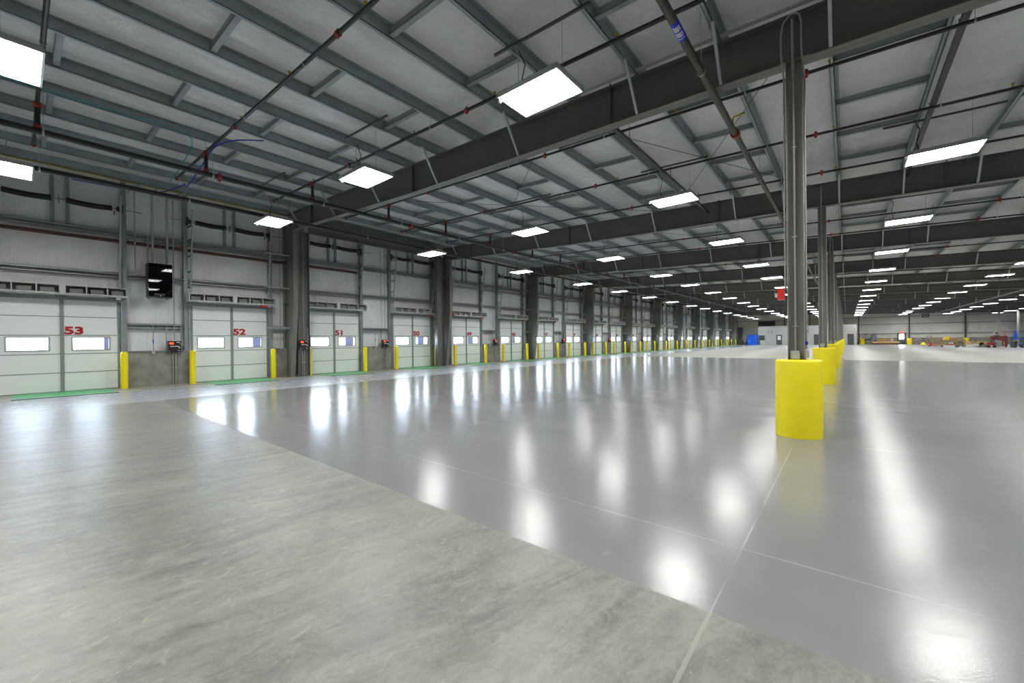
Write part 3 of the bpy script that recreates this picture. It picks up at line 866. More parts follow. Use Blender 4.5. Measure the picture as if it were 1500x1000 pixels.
# loose cables near the eave
b = MB(); b.tube(smooth([(-13.2, -.6, 6.98), (-13.2, 1.6, 7.0), (-13.22, 2.75, 7.0), (-13.6, 3.05, 6.93), (-14.6, 3.1, 6.80), (-16.6, 3.15, 6.72), (-17.9, 3.15, 6.90), (-18.6, 3.0, 7.12), (-19.3, 2.7, 7.12), (-19.8, 2.55, 6.95)]), .012, 6)
tag(b.build('teal_cable', M['teal']), 'thin teal cable looping down from the purlins to the dock wall', 'cable')
b = MB(); b.tube(smooth([(-12.2, 4.3, 7.02), (-12.6, 3.75, 6.95), (-13.1, 3.42, 6.80), (-14.2, 3.40, 6.62), (-15.4, 3.42, 6.48), (-16.5, 3.5, 6.62), (-17.5, 3.7, 7.02), (-18.6, 3.75, 7.18), (-19.6, 3.4, 7.15), (-19.86, 2.6, 7.08), (-19.86, 1.2, 7.04)]), .018, 6)
tag(b.build('blue_cable', M['bluec']), 'dark blue cable sagging beside the second sprinkler branch', 'cable')
b = MB()
for d in (0, .035, .07): b.cyl((-4.5, 7.68 - d, ztop(-4.5) + .02), (-.3, 7.68 - d, ztop(-.3) + .02), .011, 6)
tag(b.build('conduit_bundle', M['conduit']), 'bundle of pale conduits along the top of the nearest rafter', 'conduit')

# diagonal rod bracing under the roof (second bay)
for k, (a, c, lab) in enumerate((((-9.0, 17.0), (-3.0, 26.0), 'thin slanting brace rod under the roof, left of the third light bay'), ((-14.8, 8.0), (-5.4, 16.9), 'thin slanting brace rod crossing the second bay, rising to the right'),
        ((-5.4, 8.0), (-14.8, 16.9), 'thin slanting brace rod crossing the second bay, rising to the left'), ((-.5, 8.0), (-5.4, 16.9), 'thin slanting brace rod behind the nearest interior column'),
        ((-5.2, 8.0), (-.7, 16.9), 'thin slanting brace rod left of the nearest interior column'))):
    b = MB(); b.cyl((a[0], a[1], ztop(a[0]) - .12), (c[0], c[1], ztop(c[0]) - .12), .008, 6)
    tag(b.build('brace_rod', M['dark']), lab, 'brace rod', 'thin brace rods under the roof')

# ------------------------------------------------------------------ wall electrics
# big black cabinet between doors 53 and 52
t = thing('control_cabinet', 'large glossy black cabinet on the wall between dock doors 53 and 52', 'cabinet', (-19.78, 3.35, 3.24))
b = MB(); b.box(0, .44, -.34, .34, 0, 1.22); part(b, 'enclosure', M['blackm'], t)
b = MB(); b.box(.44, .452, -.33, .33, .03, 1.20); dr = part(b, 'glass_door', M['blackg'], t)
b = MB(); b.box(.452, .47, -.02, .02, .035, .06); b.build('latch', M['galv_b'], dr)
for z in (.12, .36, .88, 1.06):
    b = MB(); b.box(.36, .45, -.36, -.34, z, z + .07); part(b, 'hinge', M['black'], t)
b = MB(); b.box(.452, .454, -.18, .12, .06, .13); b.build('name_strip', M['blackm'], dr)
for y in (-.26, .26):
    b = MB(); b.box(-.04, 0, y - .03, y + .03, -.05, 2.25); part(b, 'mounting_channel', M['galv_d'], t)

def conduit(label, pts, r=.018, m='conduit'):
    b = MB(); b.tube(pts, r, 8)
    return tag(b.build('conduit', M[m]), label, 'conduit', 'conduits on the dock wall')
X0 = -19.72
conduit('left thick conduit rising from the black cabinet', [(X0, 3.20, 4.46), (X0, 3.20, 7.0), (X0 + .5, 3.25, 7.12)], .036)
conduit('right thick conduit rising from the black cabinet', [(X0, 3.62, 4.46), (X0, 3.62, 6.9), (X0 + .12, 3.62, 7.0), (X0 + .9, 4.0, 7.08)], .036)
conduit('thin conduit left of the black cabinet', [(X0, 2.72, 3.99), (X0, 2.72, 7.0), (X0 + .5, 2.78, 7.12)])
conduit('thin conduit right of the black cabinet, down to the control box', [(X0, 3.80, 1.66), (X0, 3.80, 7.0), (X0 + .1, 3.85, 7.1)])

ob = thing('outlet_box', 'small outlet box on a conduit at the concrete top, between dock doors 53 and 52', 'outlet box', (-19.72, 3.19, 0), 'outlet boxes on the dock wall')
b = MB(); b.box(-.06, .02, -.05, .05, 1.17, 1.29); part(b, 'box', M['galv_b'], ob)
b = MB(); b.cyl((-.02, 0, 1.29), (-.02, 0, 2.25), .013, 8); part(b, 'conduit', M['conduit'], ob)
b = MB(); b.cyl((-.02, .0, 1.55), (-.02, .0, 1.72), .016, 8); part(b, 'blue_wrap', M['bluec'], ob)
freeze(ob)
for i in (2, 4, 6, 8):
    dup(ob, (-19.72, DC[i] + 2.25, 0), 'small outlet box on a conduit at the concrete top, right of ' + where_door(i))

cb = thing('door_control_box', '', 'control box', group='dark control boxes with a red light beside the dock doors')
b = MB(); b.box(-.02, .14, -.19, .19, 1.22, 1.64); part(b, 'enclosure', M['blackm'], cb)
b = MB(); b.box(.14, .146, -.18, .18, 1.23, 1.63); fc = part(b, 'face_panel', M['panel'], cb)
b = MB(); b.cyl((.146, -.13, 1.555), (.165, -.13, 1.555), .036, 14); b.cyl((.146, -.07, 1.555), (.165, -.07, 1.555), .036, 14); b.build('red_light', M['led_r'], fc)
b = MB(); b.box(.146, .156, -.15, -.06, 1.49, 1.512); b.build('green_light', M['led_g'], fc)
b = MB(); b.box(.146, .148, .05, .15, 1.575, 1.605); b.box(.146, .148, -.14, .14, 1.425, 1.45); b.box(.146, .148, .10, .16, 1.37, 1.40); b.box(.146, .148, .07, .16, 1.27, 1.285)
b.build('printed_strip', M['white'], fc)
b = MB(); b.box(.146, .148, -.10, -.02, 1.265, 1.28); b.build('printed_strip', M['red'], fc)
b = MB(); b.cyl((.146, .165, 1.53), (.16, .165, 1.53), .016, 10); b.cyl((.146, -.165, 1.26), (.16, -.165, 1.26), .016, 10); b.build('knob', M['white'], fc)
for y in (-.035, .035):
    b = MB(); b.tube([(.05, y * 1.3, 1.22), (.05, y * 1.3, 1.02), (.03, y, .9), (.03, y, .03)], .016, 8); part(b, 'conduit', M['conduit'], cb)
b = MB(); b.box(.0, .05, -.09, .09, .62, .64); b.cyl((.10, -.15, 1.18), (.10, -.15, 1.22), .02, 8); b.cyl((.10, .13, 1.18), (.10, .13, 1.22), .02, 8); part(b, 'clamp', M['galv_b'], cb)
b = MB(); b.box(-.02, .01, -.24, -.20, 1.15, 2.2); b.box(-.02, .01, .20, .24, 1.15, 2.2); part(b, 'mounting_channel', M['galv_d'], cb)
freeze(cb)
firstcb = True
for i in range(1, 15):
    odd = i % 2 == 1
    y = DC[i] - (1.90 if odd else 1.72); x = -19.75 if odd else -19.19
    if i in (2,): x = -19.19; y = DC[2] - 1.78
    elif not odd: x = -19.74; y = DC[i] - 1.78
    if i == 6 or i == 8 or i == 10 or i == 12 or i == 14 or i == 4: continue
    lab = 'dark control box with a red light, left of ' + where_door(i)
    if firstcb: cb.location = (x, y, 0); cb['label'] = lab; firstcb = False
    else: dup(cb, (x, y, 0), lab)
for i in range(3, 12, 2):
    conduit('conduit running down to the control box left of ' + where_door(i), [(X0, DC[i] - 1.9, 1.66), (X0, DC[i] - 1.9, 7.0)], .014)
    conduit('thinner of two conduits left of ' + where_door(i), [(X0, DC[i] - 2.15, 1.3), (X0, DC[i] - 2.15, 7.0)], .010)
conduit('left thin conduit between dock door 52 and the nearest wall column', [(X0, DC[1] + 1.86, 1.30), (X0, DC[1] + 1.86, 6.9)], .013)
conduit('right thin conduit between dock door 52 and the nearest wall column', [(X0, DC[1] + 2.02, 1.30), (X0, DC[1] + 2.02, 6.9)], .013)
conduit('long conduit on the portal column left of dock door 51', [(-19.18, DC[2] - 1.76, 1.66), (-19.18, DC[2] - 1.76, 6.5)], .015)
for dy, m in ((1.86, 'redbox'), (2.02, 'galv_b')):
    b = MB(); b.box(-.05, .03, -.045, .045, 1.16, 1.28)
    o = tag(b.build('push_button_box', M['galv_b'], None, (-19.73, DC[1] + dy, 0)), 'small grey button box right of dock door 52, ' + ('with a red button' if m == 'redbox' else 'without a red button'), 'button box')
    b = MB(); b.cyl((.03, 0, 1.22), (.045, 0, 1.22), .022, 10); b.build('push_button', M[m], o)

# light brackets spanning to each wall column at girt level
for k in range(8):
    y = FR0 + BAY * k
    for z, lvl in ((3.96, 'middle'), (2.19, 'low'), (5.45, 'high')):
        b = MB(); b.box(-19.45, -19.41, y - 1.0, y - .02, z - .03, z + .03); b.bar((-19.43, y - .9, z), (-19.95, y - .35, z), .03, .02)
        tag(b.build('column_bracket', M['galv_b']), '%s bracket bar left of the wall column %s' % (lvl, nm_frame(k).replace('nearest the camera, ', '')), 'bracket', 'bracket bars beside the wall columns')

# red strobe left of door 49
b = MB(); b.lathe([(.06, 0), (.07, .03), (.05, .09), (.01, .11)], 14)
o = tag(b.build('strobe_light', M['redbox'], None, (-19.25, DC[4] - 1.66, 3.15)), 'small red strobe at the left end of the header box over dock door 49', 'strobe')
b = MB(); b.box(-.5, .02, -.02, .02, -.03, 0); b.build('bracket', M['blackm'], o)

# ------------------------------------------------------------------ far end
# office block
OY = 104.6
t = thing('office_block', 'light grey ribbed metal office block at the far end', 'office', (0, OY, 0))
b = MB()
b.cur = 0
def sheet(b, x0, x1, z0, z1): b.box(x0, x1, 0, .1, z0, z1)
doors = [(-11.82, -10.79), (-5.28, -4.44), (.08, 1.07)]
edges = [-15.2] + [v for d in doors for v in d] + [1.55]
sheet(b, -15.2, 1.55, 2.15, 3.95)
wx0, wx1 = -15.2 + .0, 0
for a, c in zip(edges[0::2], edges[1::2]):
    if a == -15.2:
        sheet(b, a, -15.0, 0, 2.15) ; sheet(b, -15.0, -14.9, 0, 2.15)
        sheet(b, -14.9, c, 0, 1.03) if False else None
        sheet(b, -14.95, -14.95 + .01, 0, 2.15)
        sheet(b, a, c, 0, 1.0); sheet(b, a, -15.0 + .0, 1.0, 2.15); 
        sheet(b, -13.95, c, 1.0, 2.15); sheet(b, a, -15.0, 1.0, 2.15)
    else: sheet(b, a, c, 0, 2.15)
x = -15.15
while x < 1.5:
    if not any(d[0] - .1 < x < d[1] + .1 for d in doors) :
        if -15.05 < x < -13.9: b.box(x, x + .05, -.03, 0, 0, .95); b.box(x, x + .05, -.03, 0, 2.1, 3.95)
        else: b.box(x, x + .05, -.03, 0, 0, 3.95)
    else: b.box(x, x + .05, -.03, 0, 2.2, 3.95)
    x += .30
b.box(-15.2, -15.1, .1, YEND - OY - .14, 0, 3.95); b.box(1.45, 1.55, .1, YEND - OY - .14, 0, 3.95)
b.box(-15.2, 1.55, 0, YEND - OY - .14, 3.95, 4.02)
part(b, 'siding', M['ribbed'], t)
b = MB(); b.box(-15.05, -13.9, -.05, .02, .93, 1.0); b.box(-15.05, -13.9, -.05, .02, 2.08, 2.15); b.box(-15.05, -15.0, -.05, .02, 1, 2.08); b.box(-13.95, -13.9, -.05, .02, 1.0, 2.08)
wf = part(b, 'window_frame', M['wframe'], t)
b = MB(); b.box(-15.0, -13.95, .0, .03, 1.0, 2.08); b.build('window_pane', mat('dark green glass', (.05, .10, .09), .1), wf)
for q, (a, c) in enumerate(doors):
    b = MB(); b.box(a, c, .0, .06, 0, 2.15); dd = part(b, 'office_door', M['dark'], t)
    if q == 0: b = MB(); b.box(a + .22, c - .22, -.015, 0, 1.05, 1.9); b.build('door_window', M['daylight'], dd)
    b = MB(); b.box(a + .06, a + .12, -.05, 0, .95, 1.02); b.build('door_handle', M['galv_b'], dd)
for x, side in ((-12.9, 'left'), (-6.5, 'right')):
    tt = thing('emergency_light', 'small twin lamp fitting on the grey office front, the %s one' % side, 'emergency light', (x, OY - .04, 2.75))
    b = MB(); b.box(-.12, .12, -.10, 0, -.05, .12); part(b, 'battery_case', M['white'], tt)
    for s in (-1, 1):
        b = MB(); b.cyl((s * .26, -.16, .05), (s * .26, -.02, .05), .12, 12); b.cyl((s * .1, -.05, .05), (s * .26, -.05, .05), .02, 6); part(b, 'lamp_head', M['dark'], tt)
b = MB(); b.box(-19.9, 1.6, 108.12, YEND, 4.05, 6.95); struct(b.build('trim_3', M['beige']))
t = thing('louvre_panel', 'black louvred opening above the grey office', 'louvre', (0, 108.05, 0))
b = MB(); b.box(-15.7, -12.4, -.02, .06, 4.2, 5.35); part(b, 'opening', M['louvre'], t)
b = MB()
b.box(-15.8, -12.3, -.06, .06, 5.35, 5.5); b.box(-15.8, -15.7, -.06, .06, 4.1, 5.35); b.box(-12.4, -12.3, -.06, .06, 4.1, 5.35); part(b, 'louvre_frame', M['galv_b'], t)
# end wall columns and girts
for n, x in enumerate((-10.6, -6.1, 1.85, 9.2, 16.45)):
    zt = ztop(x) - .0
    b = MB(); z0 = 4.05 if x < 0 else 0
    yf = YEND - .32
    b.box(x - .10, x + .10, yf, yf + .012, z0, zt); b.box(x - .006, x + .006, yf, YEND - .13, z0, zt); b.box(x - .10, x + .10, YEND - .145, YEND - .133, z0, zt)
    tag(b.build('end_wall_column', M['dark']), 'dark column against the far end wall, %s from the left' % od(n + 1), 'column', 'columns on the far end wall')
for z, a, c, w_ in ((3.95, 1.6, XR, 'middle'), (2.12, 1.6, XR, 'low'), (5.35, -19.5, XR, 'top')):
    b = MB(); b.box(a, c, YEND - .38 if z > 5.3 else YEND - .2, YEND - .13 if z < 5.3 else YEND - .33, z - .07, z + .07)
    tag(b.build('end_wall_girt', M['galv_d']), 'grey girt across the far end wall, the %s one' % w_, 'girt')
for x, lab in ((9.2, 'yellow round guard against the far wall, right of the lit exit door'), (16.45, 'yellow round guard against the far wall behind the cardboard')):
    b = MB(); b.lathe([(.36, 0), (.36, 1.17), (.34, 1.19), (.02, 1.2)], 24, (x, YEND - .55, 0)); tag(b.build('column_guard', M['yellow_s']), lab, 'column guard')
# exit door (far wall)
t = bpy.data.objects.new('door_24', None); COL.objects.link(t); struct(t); t.location = (0, YEND - .2, 0)
for nm, mt, bx in (('door_leaf', 'dark', (7.66, 8.62, 0, .06, 0, 2.1)), ):
    b = MB(); b.box(*bx); o = b.build(nm, M[mt], t); o['kind'] = 'structure'
b = MB(); b.box(7.55, 7.66, -.05, .06, 0, 2.2); b.box(8.62, 8.73, -.05, .06, 0, 2.2); b.box(7.55, 8.73, -.05, .06, 2.1, 2.2); o = b.build('door_frame', M['dark'], t); o['kind'] = 'structure'
b = MB(); b.box(7.80, 8.48, -.02, 0, 1.0, 1.98); o = b.build('window_pane', mat('daylit glass', (1, 1, 1), .3, emit=(.95, 1, .95), es=7), t); o['kind'] = 'structure'
t = thing('exit_sign', 'small red exit sign above the lit door in the far wall', 'exit sign', (8.15, YEND - .24, 2.24))
b = MB(); b.box(-.26, .26, -.04, .03, 0, .24); part(b, 'sign_case', M['white'], t)
text_mesh('exit_lettering', 'EXIT', .24, M['led_r'], t, (-.23, -.045, .035), (1, 0, 0), (0, 0, 1), 1.0, .006)

def boxthing(name, label, cat, x0, x1, y0, y1, z0, z1, m, grp=None):
    b = MB(); b.box(x0, x1, y0, y1, z0, z1); return tag(b.build(name, M[m]), label, cat, grp)
# blue curtain, barrel and pipes by the last docks
t = thing('blue_partition', 'bright blue partition standing left of the grey office', 'partition', (-16.3, 104.4, 0))
b = MB()
for q in range(12): b.box(-1.0 + q * .165, -1.0 + q * .165 + .15, -.02 if q % 2 else .02, .05, .02, 2.2)
part(b, 'sheet', M['blue'], t)
b = MB(); b.box(-1.05, -1.0, -.03, .06, 0, 2.25); b.box(1.0, 1.05, -.03, .06, 0, 2.25); b.box(-1.05, 1.05, -.03, .06, 2.2, 2.25); part(b, 'frame', M['lift'], t)
t = thing('floor_scrubber', 'dark machine beside the blue partition by the last dock door', 'machine', (-17.9, 105.2, 0))
b = MB(); b.box(-.4, .4, -.5, .5, .1, .8); part(b, 'body', M['dark'], t)
b = MB(); b.box(-.3, .3, -.2, .4, .8, 1.2); part(b, 'tank', M['galv_b'], t)
for s in (-1, 1):
    b = MB(); b.cyl((s * .3, -.35, .12), (s * .42, -.35, .12), .12, 12); part(b, 'wheel', M['black'], t)
# yellow cabinet, panels
t = thing('safety_cabinet', 'yellow cabinet with red labels right of the grey office', 'cabinet', (2.35, YEND - .62, 0))
b = MB(); b.box(-.36, .36, -.25, .3, 0, 1.2); part(b, 'cabinet_body', M['yellow_s'], t)
b = MB(); b.box(-.34, .34, -.265, -.25, .05, 1.15); dr = part(b, 'cabinet_door', M['yellow_s'], t)
b = MB(); b.box(.0, .22, -.27, -.265, .75, .95); b.box(-.28, -.18, -.27, -.265, .2, 1.1); b.build('red_label', M['redbox'], dr)
t = thing('fire_extinguisher', 'red fire extinguisher hanging above the yellow cabinet', 'fire extinguisher', (1.95, YEND - .42, 1.45))
b = MB(); b.lathe([(.02, 0), (.09, .01), (.09, .45), (.05, .53), (.02, .55)], 14); part(b, 'cylinder', M['redbox'], t)
b = MB(); b.box(-.03, .08, -.02, .02, .55, .62); part(b, 'valve', M['black'], t)
t = thing('electrical_panel', 'wide grey electrical panel on the far wall beside the yellow cabinet', 'electrical panel', (3.45, YEND - .42, 1.1))
b = MB(); b.box(-.75, .25, 0, .25, 0, .85); part(b, 'casing', M['galv_d'], t)
b = MB(); b.box(-.1, .05, -.01, 0, .5, .66); part(b, 'white_label', M['white'], t)
b = MB(); b.box(-.55, -.35, -.02, .1, .9, 1.1); part(b, 'red_lamp', M['redbox'], t)
t = thing('electrical_panel', 'narrow grey electrical panel, right of the wide one on the far wall', 'electrical panel', (4.15, YEND - .42, .75))
b = MB(); b.box(-.3, .35, 0, .25, 0, 1.15); part(b, 'casing', M['galv_d'], t)
b = MB(); b.box(.2, .26, -.03, 0, .5, .7); part(b, 'handle', M['dark'], t)
# roll and boxes
t = thing('paper_roll', 'long brown roll lying on a dark timber before the far wall', 'roll', (5.8, 106.6, 0))
b = MB(); b.cyl((-1.95, 0, .38), (1.95, 0, .38), .22, 20); part(b, 'roll', M['card'], t)
b = MB(); b.box(-1.9, 1.9, -.12, .12, 0, .17); part(b, 'timber', M['maroon'], t)
for q, (x0, x1, z1, m) in enumerate(((4.55, 5.2, 1.13, 'card'), (5.28, 6.05, 1.15, 'card'), (6.2, 6.6, 1.12, 'card'), (6.68, 6.9, 1.18, 'white'))):
    t = thing('carton', ('%s brown carton from the left behind the long roll' % od(q + 1)) if m == 'card' else 'narrow white carton behind the long roll', 'carton', ((x0 + x1) / 2, 107.5, 0))
    w_ = (x1 - x0) / 2
    b = MB(); b.box(-w_, w_, -.2, .25, 0, z1); part(b, 'box', M[m], t)
    b = MB(); b.box(-.03, .03, -.205, -.2, 0, z1); part(b, 'tape', M['pallet'], t)
# jack stand
t = thing('jack_stand', 'yellow base stand with a dark T-shaped post by the far wall', 'stand', (10.6, 103.5, 0))
b = MB(); b.lathe([(.42, 0), (.40, .06), (.16, .40), (.06, .48)], 20); part(b, 'base', M['yellow_s'], t)
b = MB(); b.cyl((0, 0, .4), (0, 0, 1.1), .04, 10); b.box(-.28, .28, -.04, .04, 1.08, 1.16); part(b, 'post', M['dark'], t)
# upright pallets
for q, (x, h_, lab) in enumerate(((10.55, 1.55, 'tall timber crate frame standing left of the other, before the far wall'), (11.55, 1.35, 'square timber pallet standing upright behind the red pallet jack'))):
    t = thing('timber_pallet', lab, 'pallet', (x, 96.0, 0))
    w_ = .28 if q == 0 else .48
    for xx in (-w_, w_):
        b = MB(); b.box(xx - .05, xx + .05, -.05, .05, 0, h_); part(b, 'stringer', M['pallet'], t)
    n = 5
    for z in range(n):
        zz_ = .08 + z * (h_ - .16) / (n - 1)
        b = MB(); b.box(-w_ - .05, w_ + .05, -.075, -.05, zz_ - .05, zz_ + .05); part(b, 'slat', M['pallet'], t)
# pallet jack
t = thing('pallet_jack', 'red pallet jack low on the floor left of the timber cart', 'pallet jack', (9.75, 86.0, 0))
b = MB(); b.box(-.25, -.05, -.2, .2, .1, .55); part(b, 'pump_body', M['redbox'], t)
for y in (-.2, .2):
    b = MB(); b.box(-.05, 1.1, y - .08, y + .08, .06, .13); part(b, 'fork', M['redbox'], t)
    b = MB(); b.cyl((1.0, y - .05, .05), (1.0, y + .05, .05), .05, 10); part(b, 'fork_roller', M['black'], t)
b = MB(); b.tube([(-.2, 0, .5), (-.5, 0, 1.15)], .025, 8); b.tube([(-.5, -.16, 1.2), (-.5, .16, 1.2)], .02, 8); part(b, 'handle', M['black'], t)
b = MB(); b.cyl((-.3, -.08, .1), (-.3, .08, .1), .1, 14); part(b, 'steer_wheel', M['black'], t)
# timber cart with goods
CX, CY = 10.95, 82.0
t = thing('timber_cart', 'long timber workbench cart on castors in the far right group', 'cart', (CX, CY, 0))
b = MB(); b.box(-.85, .85, -.4, .4, .93, .99); part(b, 'top_deck', M['pallet'], t)
b = MB(); b.box(-.80, .80, -.38, .38, .24, .29); part(b, 'lower_deck', M['pallet'], t)
for x in (-.72, .72):
    for y in (-.36, .36):
        b = MB(); b.box(x - .05, x + .05, y - .05, y + .05, .12, .93); part(b, 'leg', M['pallet'], t)
        b = MB(); b.cyl((x, y - .03, .07), (x, y + .03, .07), .07, 12); part(b, 'castor', M['dark'], t)
b = MB(); b.box(-.8, .8, -.42, -.38, .80, .93); part(b, 'apron_rail', M['pallet'], t)
boxthing('yellow_carton', 'bright yellow carton on the timber cart', 'carton', CX - .45, CX - .02, CY - .25, CY + .2, .99, 1.46, 'yellow_s')
boxthing('white_carton', 'small white carton left of the yellow one on the timber cart', 'carton', CX - .60, CX - .47, CY - .2, CY + .2, .99, 1.32, 'white')
b = MB(); b.lathe([(.10, 0), (.13, .1), (.15, .28), (.12, .36), (.02, .40)], 14, (CX + .14, CY, .99)); tag(b.build('rag_sack', mat('pink cloth', (.65, .22, .22), .8)), 'pinkish sack right of the yellow carton on the timber cart', 'sack')
boxthing('timber_offcut', 'pale wooden block on the right half of the timber cart', 'timber', CX + .35, CX + .8, CY - .2, CY + .2, .99, 1.15, 'pallet')
for q, (x, m, lab) in enumerate(((-.35, 'card', 'tan bucket'), (0.0, 'white', 'white bucket, the left of two,'), (.25, 'white', 'white bucket, the right of two,'))):
    t = thing('bucket', lab + ' on the lower deck of the timber cart', 'bucket', (CX + x, CY - .15, .29))
    b = MB(); b.lathe([(.09, 0), (.11, .36), (.115, .38), (.02, .385)], 16); part(b, 'pail', M[m], t)
    b = MB(); b.lathe([(.115, .02), (.118, .04), (.118, .12), (.115, .14)], 16); part(b, 'band', M['redbox' if m == 'white' else 'pallet'], t)
# second small bench
t = thing('work_table', 'small table with a timber top right of the timber cart', 'table', (12.05, 82.5, 0))
b = MB(); b.box(-.5, .5, -.35, .35, .98, 1.12); part(b, 'table_top', M['card'], t)
for x in (-.42, .42):
    for y in (-.3, .3):
        b = MB(); b.box(x - .03, x + .03, y - .03, y + .03, 0, .98); part(b, 'leg', M['pallet'], t)
t = thing('hose_reel', 'dark coiled hose on wheels under the small table', 'hose reel', (12.05, 82.3, 0))
b = MB()
for a in range(5): b.tube([(.26 * math.cos(q * PI / 8), -.1 + a * .05, .45 + .26 * math.sin(q * PI / 8)) for q in range(17)], .03, 6)
part(b, 'hose', M['black'], t)
b = MB(); b.box(-.2, .2, -.15, -.13, .15, .5); b.cyl((-.2, -.1, .12), (-.2, .1, .12), .12, 12); b.cyl((.2, -.1, .12), (.2, .1, .12), .12, 12); part(b, 'wheel_frame', M['galv_d'], t)
# cardboard and debris
for q, (x, w_, z, m, lab) in enumerate(((12.75, .28, .36, 'white', 'low white carton left of the cardboard heap'), (13.3, .25, .38, 'white', 'second low white carton, against the cardboard heap'),
        (13.1, .35, .75, 'card', 'tall open cardboard carton in the cardboard heap'), (13.9, .5, .62, 'card', 'wide cardboard carton behind the black tarpaulin'), (14.4, .4, .72, 'card', 'cardboard carton left of the maroon cabinet'))):
    y = 81.5 if m == 'white' else 84.0
    t = thing('carton', lab, 'carton', (x, y, 0))
    b = MB(); b.box(-w_, w_, -.25, .25, 0, z); part(b, 'box', M[m], t)
    b = MB(); b.bar((-w_, -.25, z), (-w_ - .12, -.3, z + .12), .3, .01); b.bar((w_, -.25, z), (w_ + .1, -.3, z + .1), .3, .01); part(b, 'flap', M[m], t)
b = MB(); n = 14
vs = []; fs = []
for i in range(n):
    for j in range(8):
        u_ = i / (n - 1); v_ = j / 7
        z = .30 * math.sin(PI * u_) * math.sin(PI * v_) * (1 + .5 * math.sin(9 * u_ + 5 * v_)) + .01
        vs.append((-.85 + 1.7 * u_, -.4 + .8 * v_, z))
for i in range(n - 1):
    for j in range(7): fs.append((i * 8 + j, (i + 1) * 8 + j, (i + 1) * 8 + j + 1, i * 8 + j + 1))
b.add(vs, fs, True)
tag(b.build('tarpaulin', M['black'], None, (13.9, 81.2, 0)), 'crumpled black tarpaulin on the floor left of the maroon cabinet', 'tarpaulin')
# maroon machine
MX, MY = 15.05, 80.4
t = thing('tool_chest', 'large maroon wheeled cabinet left of the blue lift', 'cabinet', (MX, MY, 0))
b = MB(); b.box(-.62, .72, -.35, .35, .95, 1.42); b.box(-.62, -.58, -.35, .35, .5, .95); b.box(.32, .72, -.35, .35, .12, .95); b.box(-.62, .75, -.37, .37, 1.40, 1.46); part(b, 'cabinet_body', M['maroon'], t)
b = MB(); b.box(-.35, .30, -.33, .33, .10, .95); part(b, 'grey_drawers', M['galv_d'], t)
b = MB(); b.box(.38, .50, -.36, -.35, .15, .8); part(b, 'orange_panel', M['pallet'], t)
for x in (-.25, .62):
    b = MB(); b.cyl((x, -.3, .07), (x, -.24, .07), .07, 10); part(b, 'castor', M['black'], t)
t = thing('hand_cart', 'small red two-wheeled cart at the foot of the maroon cabinet', 'cart', (14.3, 79.3, 0))
b = MB(); b.prism([(-.45, .65), (.42, .65), (.30, .28), (-.25, .28)], 'y', -.25, .25); part(b, 'tub', mat('dark red tub paint', (.20, .02, .02), .5), t)
for x in (-.25, .25):
    b = MB(); b.cyl((x, -.22, .14), (x, -.16, .14), .14, 14); b.cyl((x, .16, .14), (x, .22, .14), .14, 14); part(b, 'wheel', M['black'], t)
t = thing('floor_fan', 'round fan standing on top of the maroon cabinet', 'fan', (14.95, 80.4, 1.46))
b = MB(); b.cyl((0, -.08, .38), (0, .12, .38), .27, 20); part(b, 'drum', M['galv_b'], t)
b = MB(); b.cyl((0, -.09, .38), (0, -.081, .38), .12, 14); part(b, 'hub', M['maroon'], t)
b = MB(); b.box(-.2, .2, -.08, .12, 0, .12); part(b, 'foot', M['dark'], t)
t = thing('gas_bottle', 'pinkish bottle on the right end of the maroon cabinet', 'bottle', (15.6, 80.4, 1.46))
b = MB(); b.lathe([(.14, 0), (.14, .42), (.08, .55), (.03, .6)], 14); part(b, 'bottle', mat('faded red', (.42, .2, .17), .6), t)
b = MB(); b.cyl((0, 0, .6), (0, 0, .68), .05, 8); part(b, 'cap', M['redbox'], t)
# bin
t = thing('trash_bin', 'round slate grey bin between the maroon cabinet and the blue lift', 'bin', (16.05, 79.0, 0))
b = MB(); b.lathe([(.26, 0), (.31, .72), (.33, .74), (.33, .78), (.30, .78), (.28, .5), (.02, .48)], 24); part(b, 'bin_body', M['bin'], t)
b = MB(); b.lathe([(.05, .70), (.10, .78), (.09, .90), (.02, .94)], 10, (.08, 0, 0)); part(b, 'bin_bag', M['white'], t)
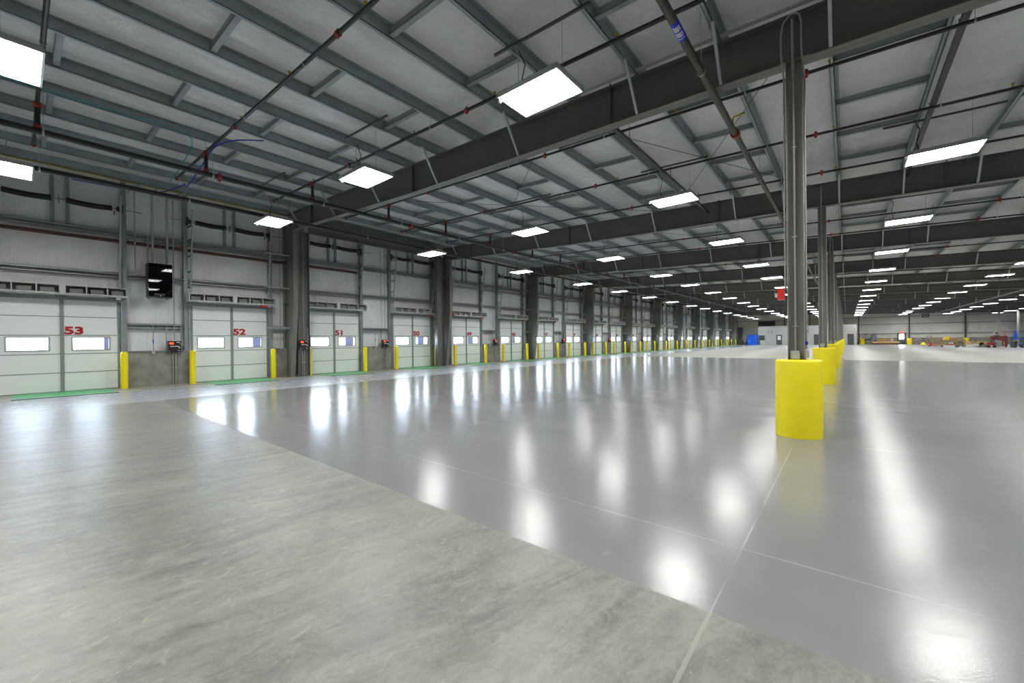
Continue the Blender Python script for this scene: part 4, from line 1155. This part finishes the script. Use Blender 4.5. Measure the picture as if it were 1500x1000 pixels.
# scissor lift
LX, LY = 17.35, 78.6
t = thing('scissor_lift', 'blue scissor lift with raised rails at the far right', 'lift', (LX, LY, 0))
b = MB(); b.box(-.75, 1.4, -.38, .38, .22, .60); part(b, 'chassis', M['lift'], t)
for x in (-.6, 1.1):
    for y in (-.42, .42):
        b = MB(); b.cyl((x, y - .08, .24), (x, y + .08, .24), .24, 20); wl = part(b, 'wheel', M['black'], t)
        b = MB(); b.cyl((x, y - .085, .24), (x, y + .085, .24), .13, 14); b.build('wheel_hub', M['galv_d'], wl)
b = MB()
for s in (-1, 1):
    b.bar((-.6, s * .25, .62), (1.2, s * .25, .98), .05, .09); b.bar((1.2, s * .28, .62), (-.6, s * .28, .98), .05, .09)
part(b, 'scissor_arms', M['galv_d'], t)
b = MB(); b.box(-.9, 1.5, -.38, .38, 1.0, 1.06); b.box(-.30, 1.5, -.40, -.38, .98, 1.2); b.box(-1.35, -.28, -.40, .38, 1.04, 1.14); part(b, 'platform', M['lift'], t)
b = MB()
for z in (1.6, 2.1):
    for y in (-.38, .38): b.tube([(-1.3, y, z), (1.5, y, z)], .018, 6)
    b.tube([(-1.3, -.38, z), (-1.3, .38, z)], .018, 6)
for x in (-1.3, -.2, .3, .9, 1.45):
    for y in (-.38, .38): b.tube([(x, y, 1.06), (x, y, 2.1)], .018, 6)
part(b, 'guard_rail', M['lift'], t)
b = MB(); b.prism([(-1.38, 1.1), (-1.05, 1.1), (-1.25, 2.1), (-1.38, 2.1)], 'y', -.40, -.36); part(b, 'gate', M['lift'], t)
b = MB(); b.box(-.35, -.05, -.46, -.30, 1.85, 2.1); part(b, 'control_panel', M['lift'], t)
b = MB(); n = 20
b.add([(.22 + .17 * math.cos(2 * PI * i / n), -.404, 1.09 + .075 * math.sin(2 * PI * i / n)) for i in range(n)], [tuple(range(n))]); part(b, 'oval_badge', M['white'], t)
b = MB()
for q in range(7): b.box(.55 + q * .07, .60 + q * .07, -.406, -.402, 1.06, 1.12)
part(b, 'white_lettering', M['white'], t)

# ------------------------------------------------------------------ render look
S.view_settings.view_transform = 'Standard'; S.view_settings.look = 'None'
S.view_settings.gamma = 1; S.view_settings.use_curve_mapping = False
S.view_settings.exposure = 1.08
S.cycles.use_denoising = True
S.cycles.max_bounces = 8; S.cycles.diffuse_bounces = 5; S.cycles.glossy_bounces = 4; S.cycles.transparent_max_bounces = 8
S.cycles.caustics_reflective = False; S.cycles.caustics_refractive = False
S.cycles.sample_clamp_indirect = 6
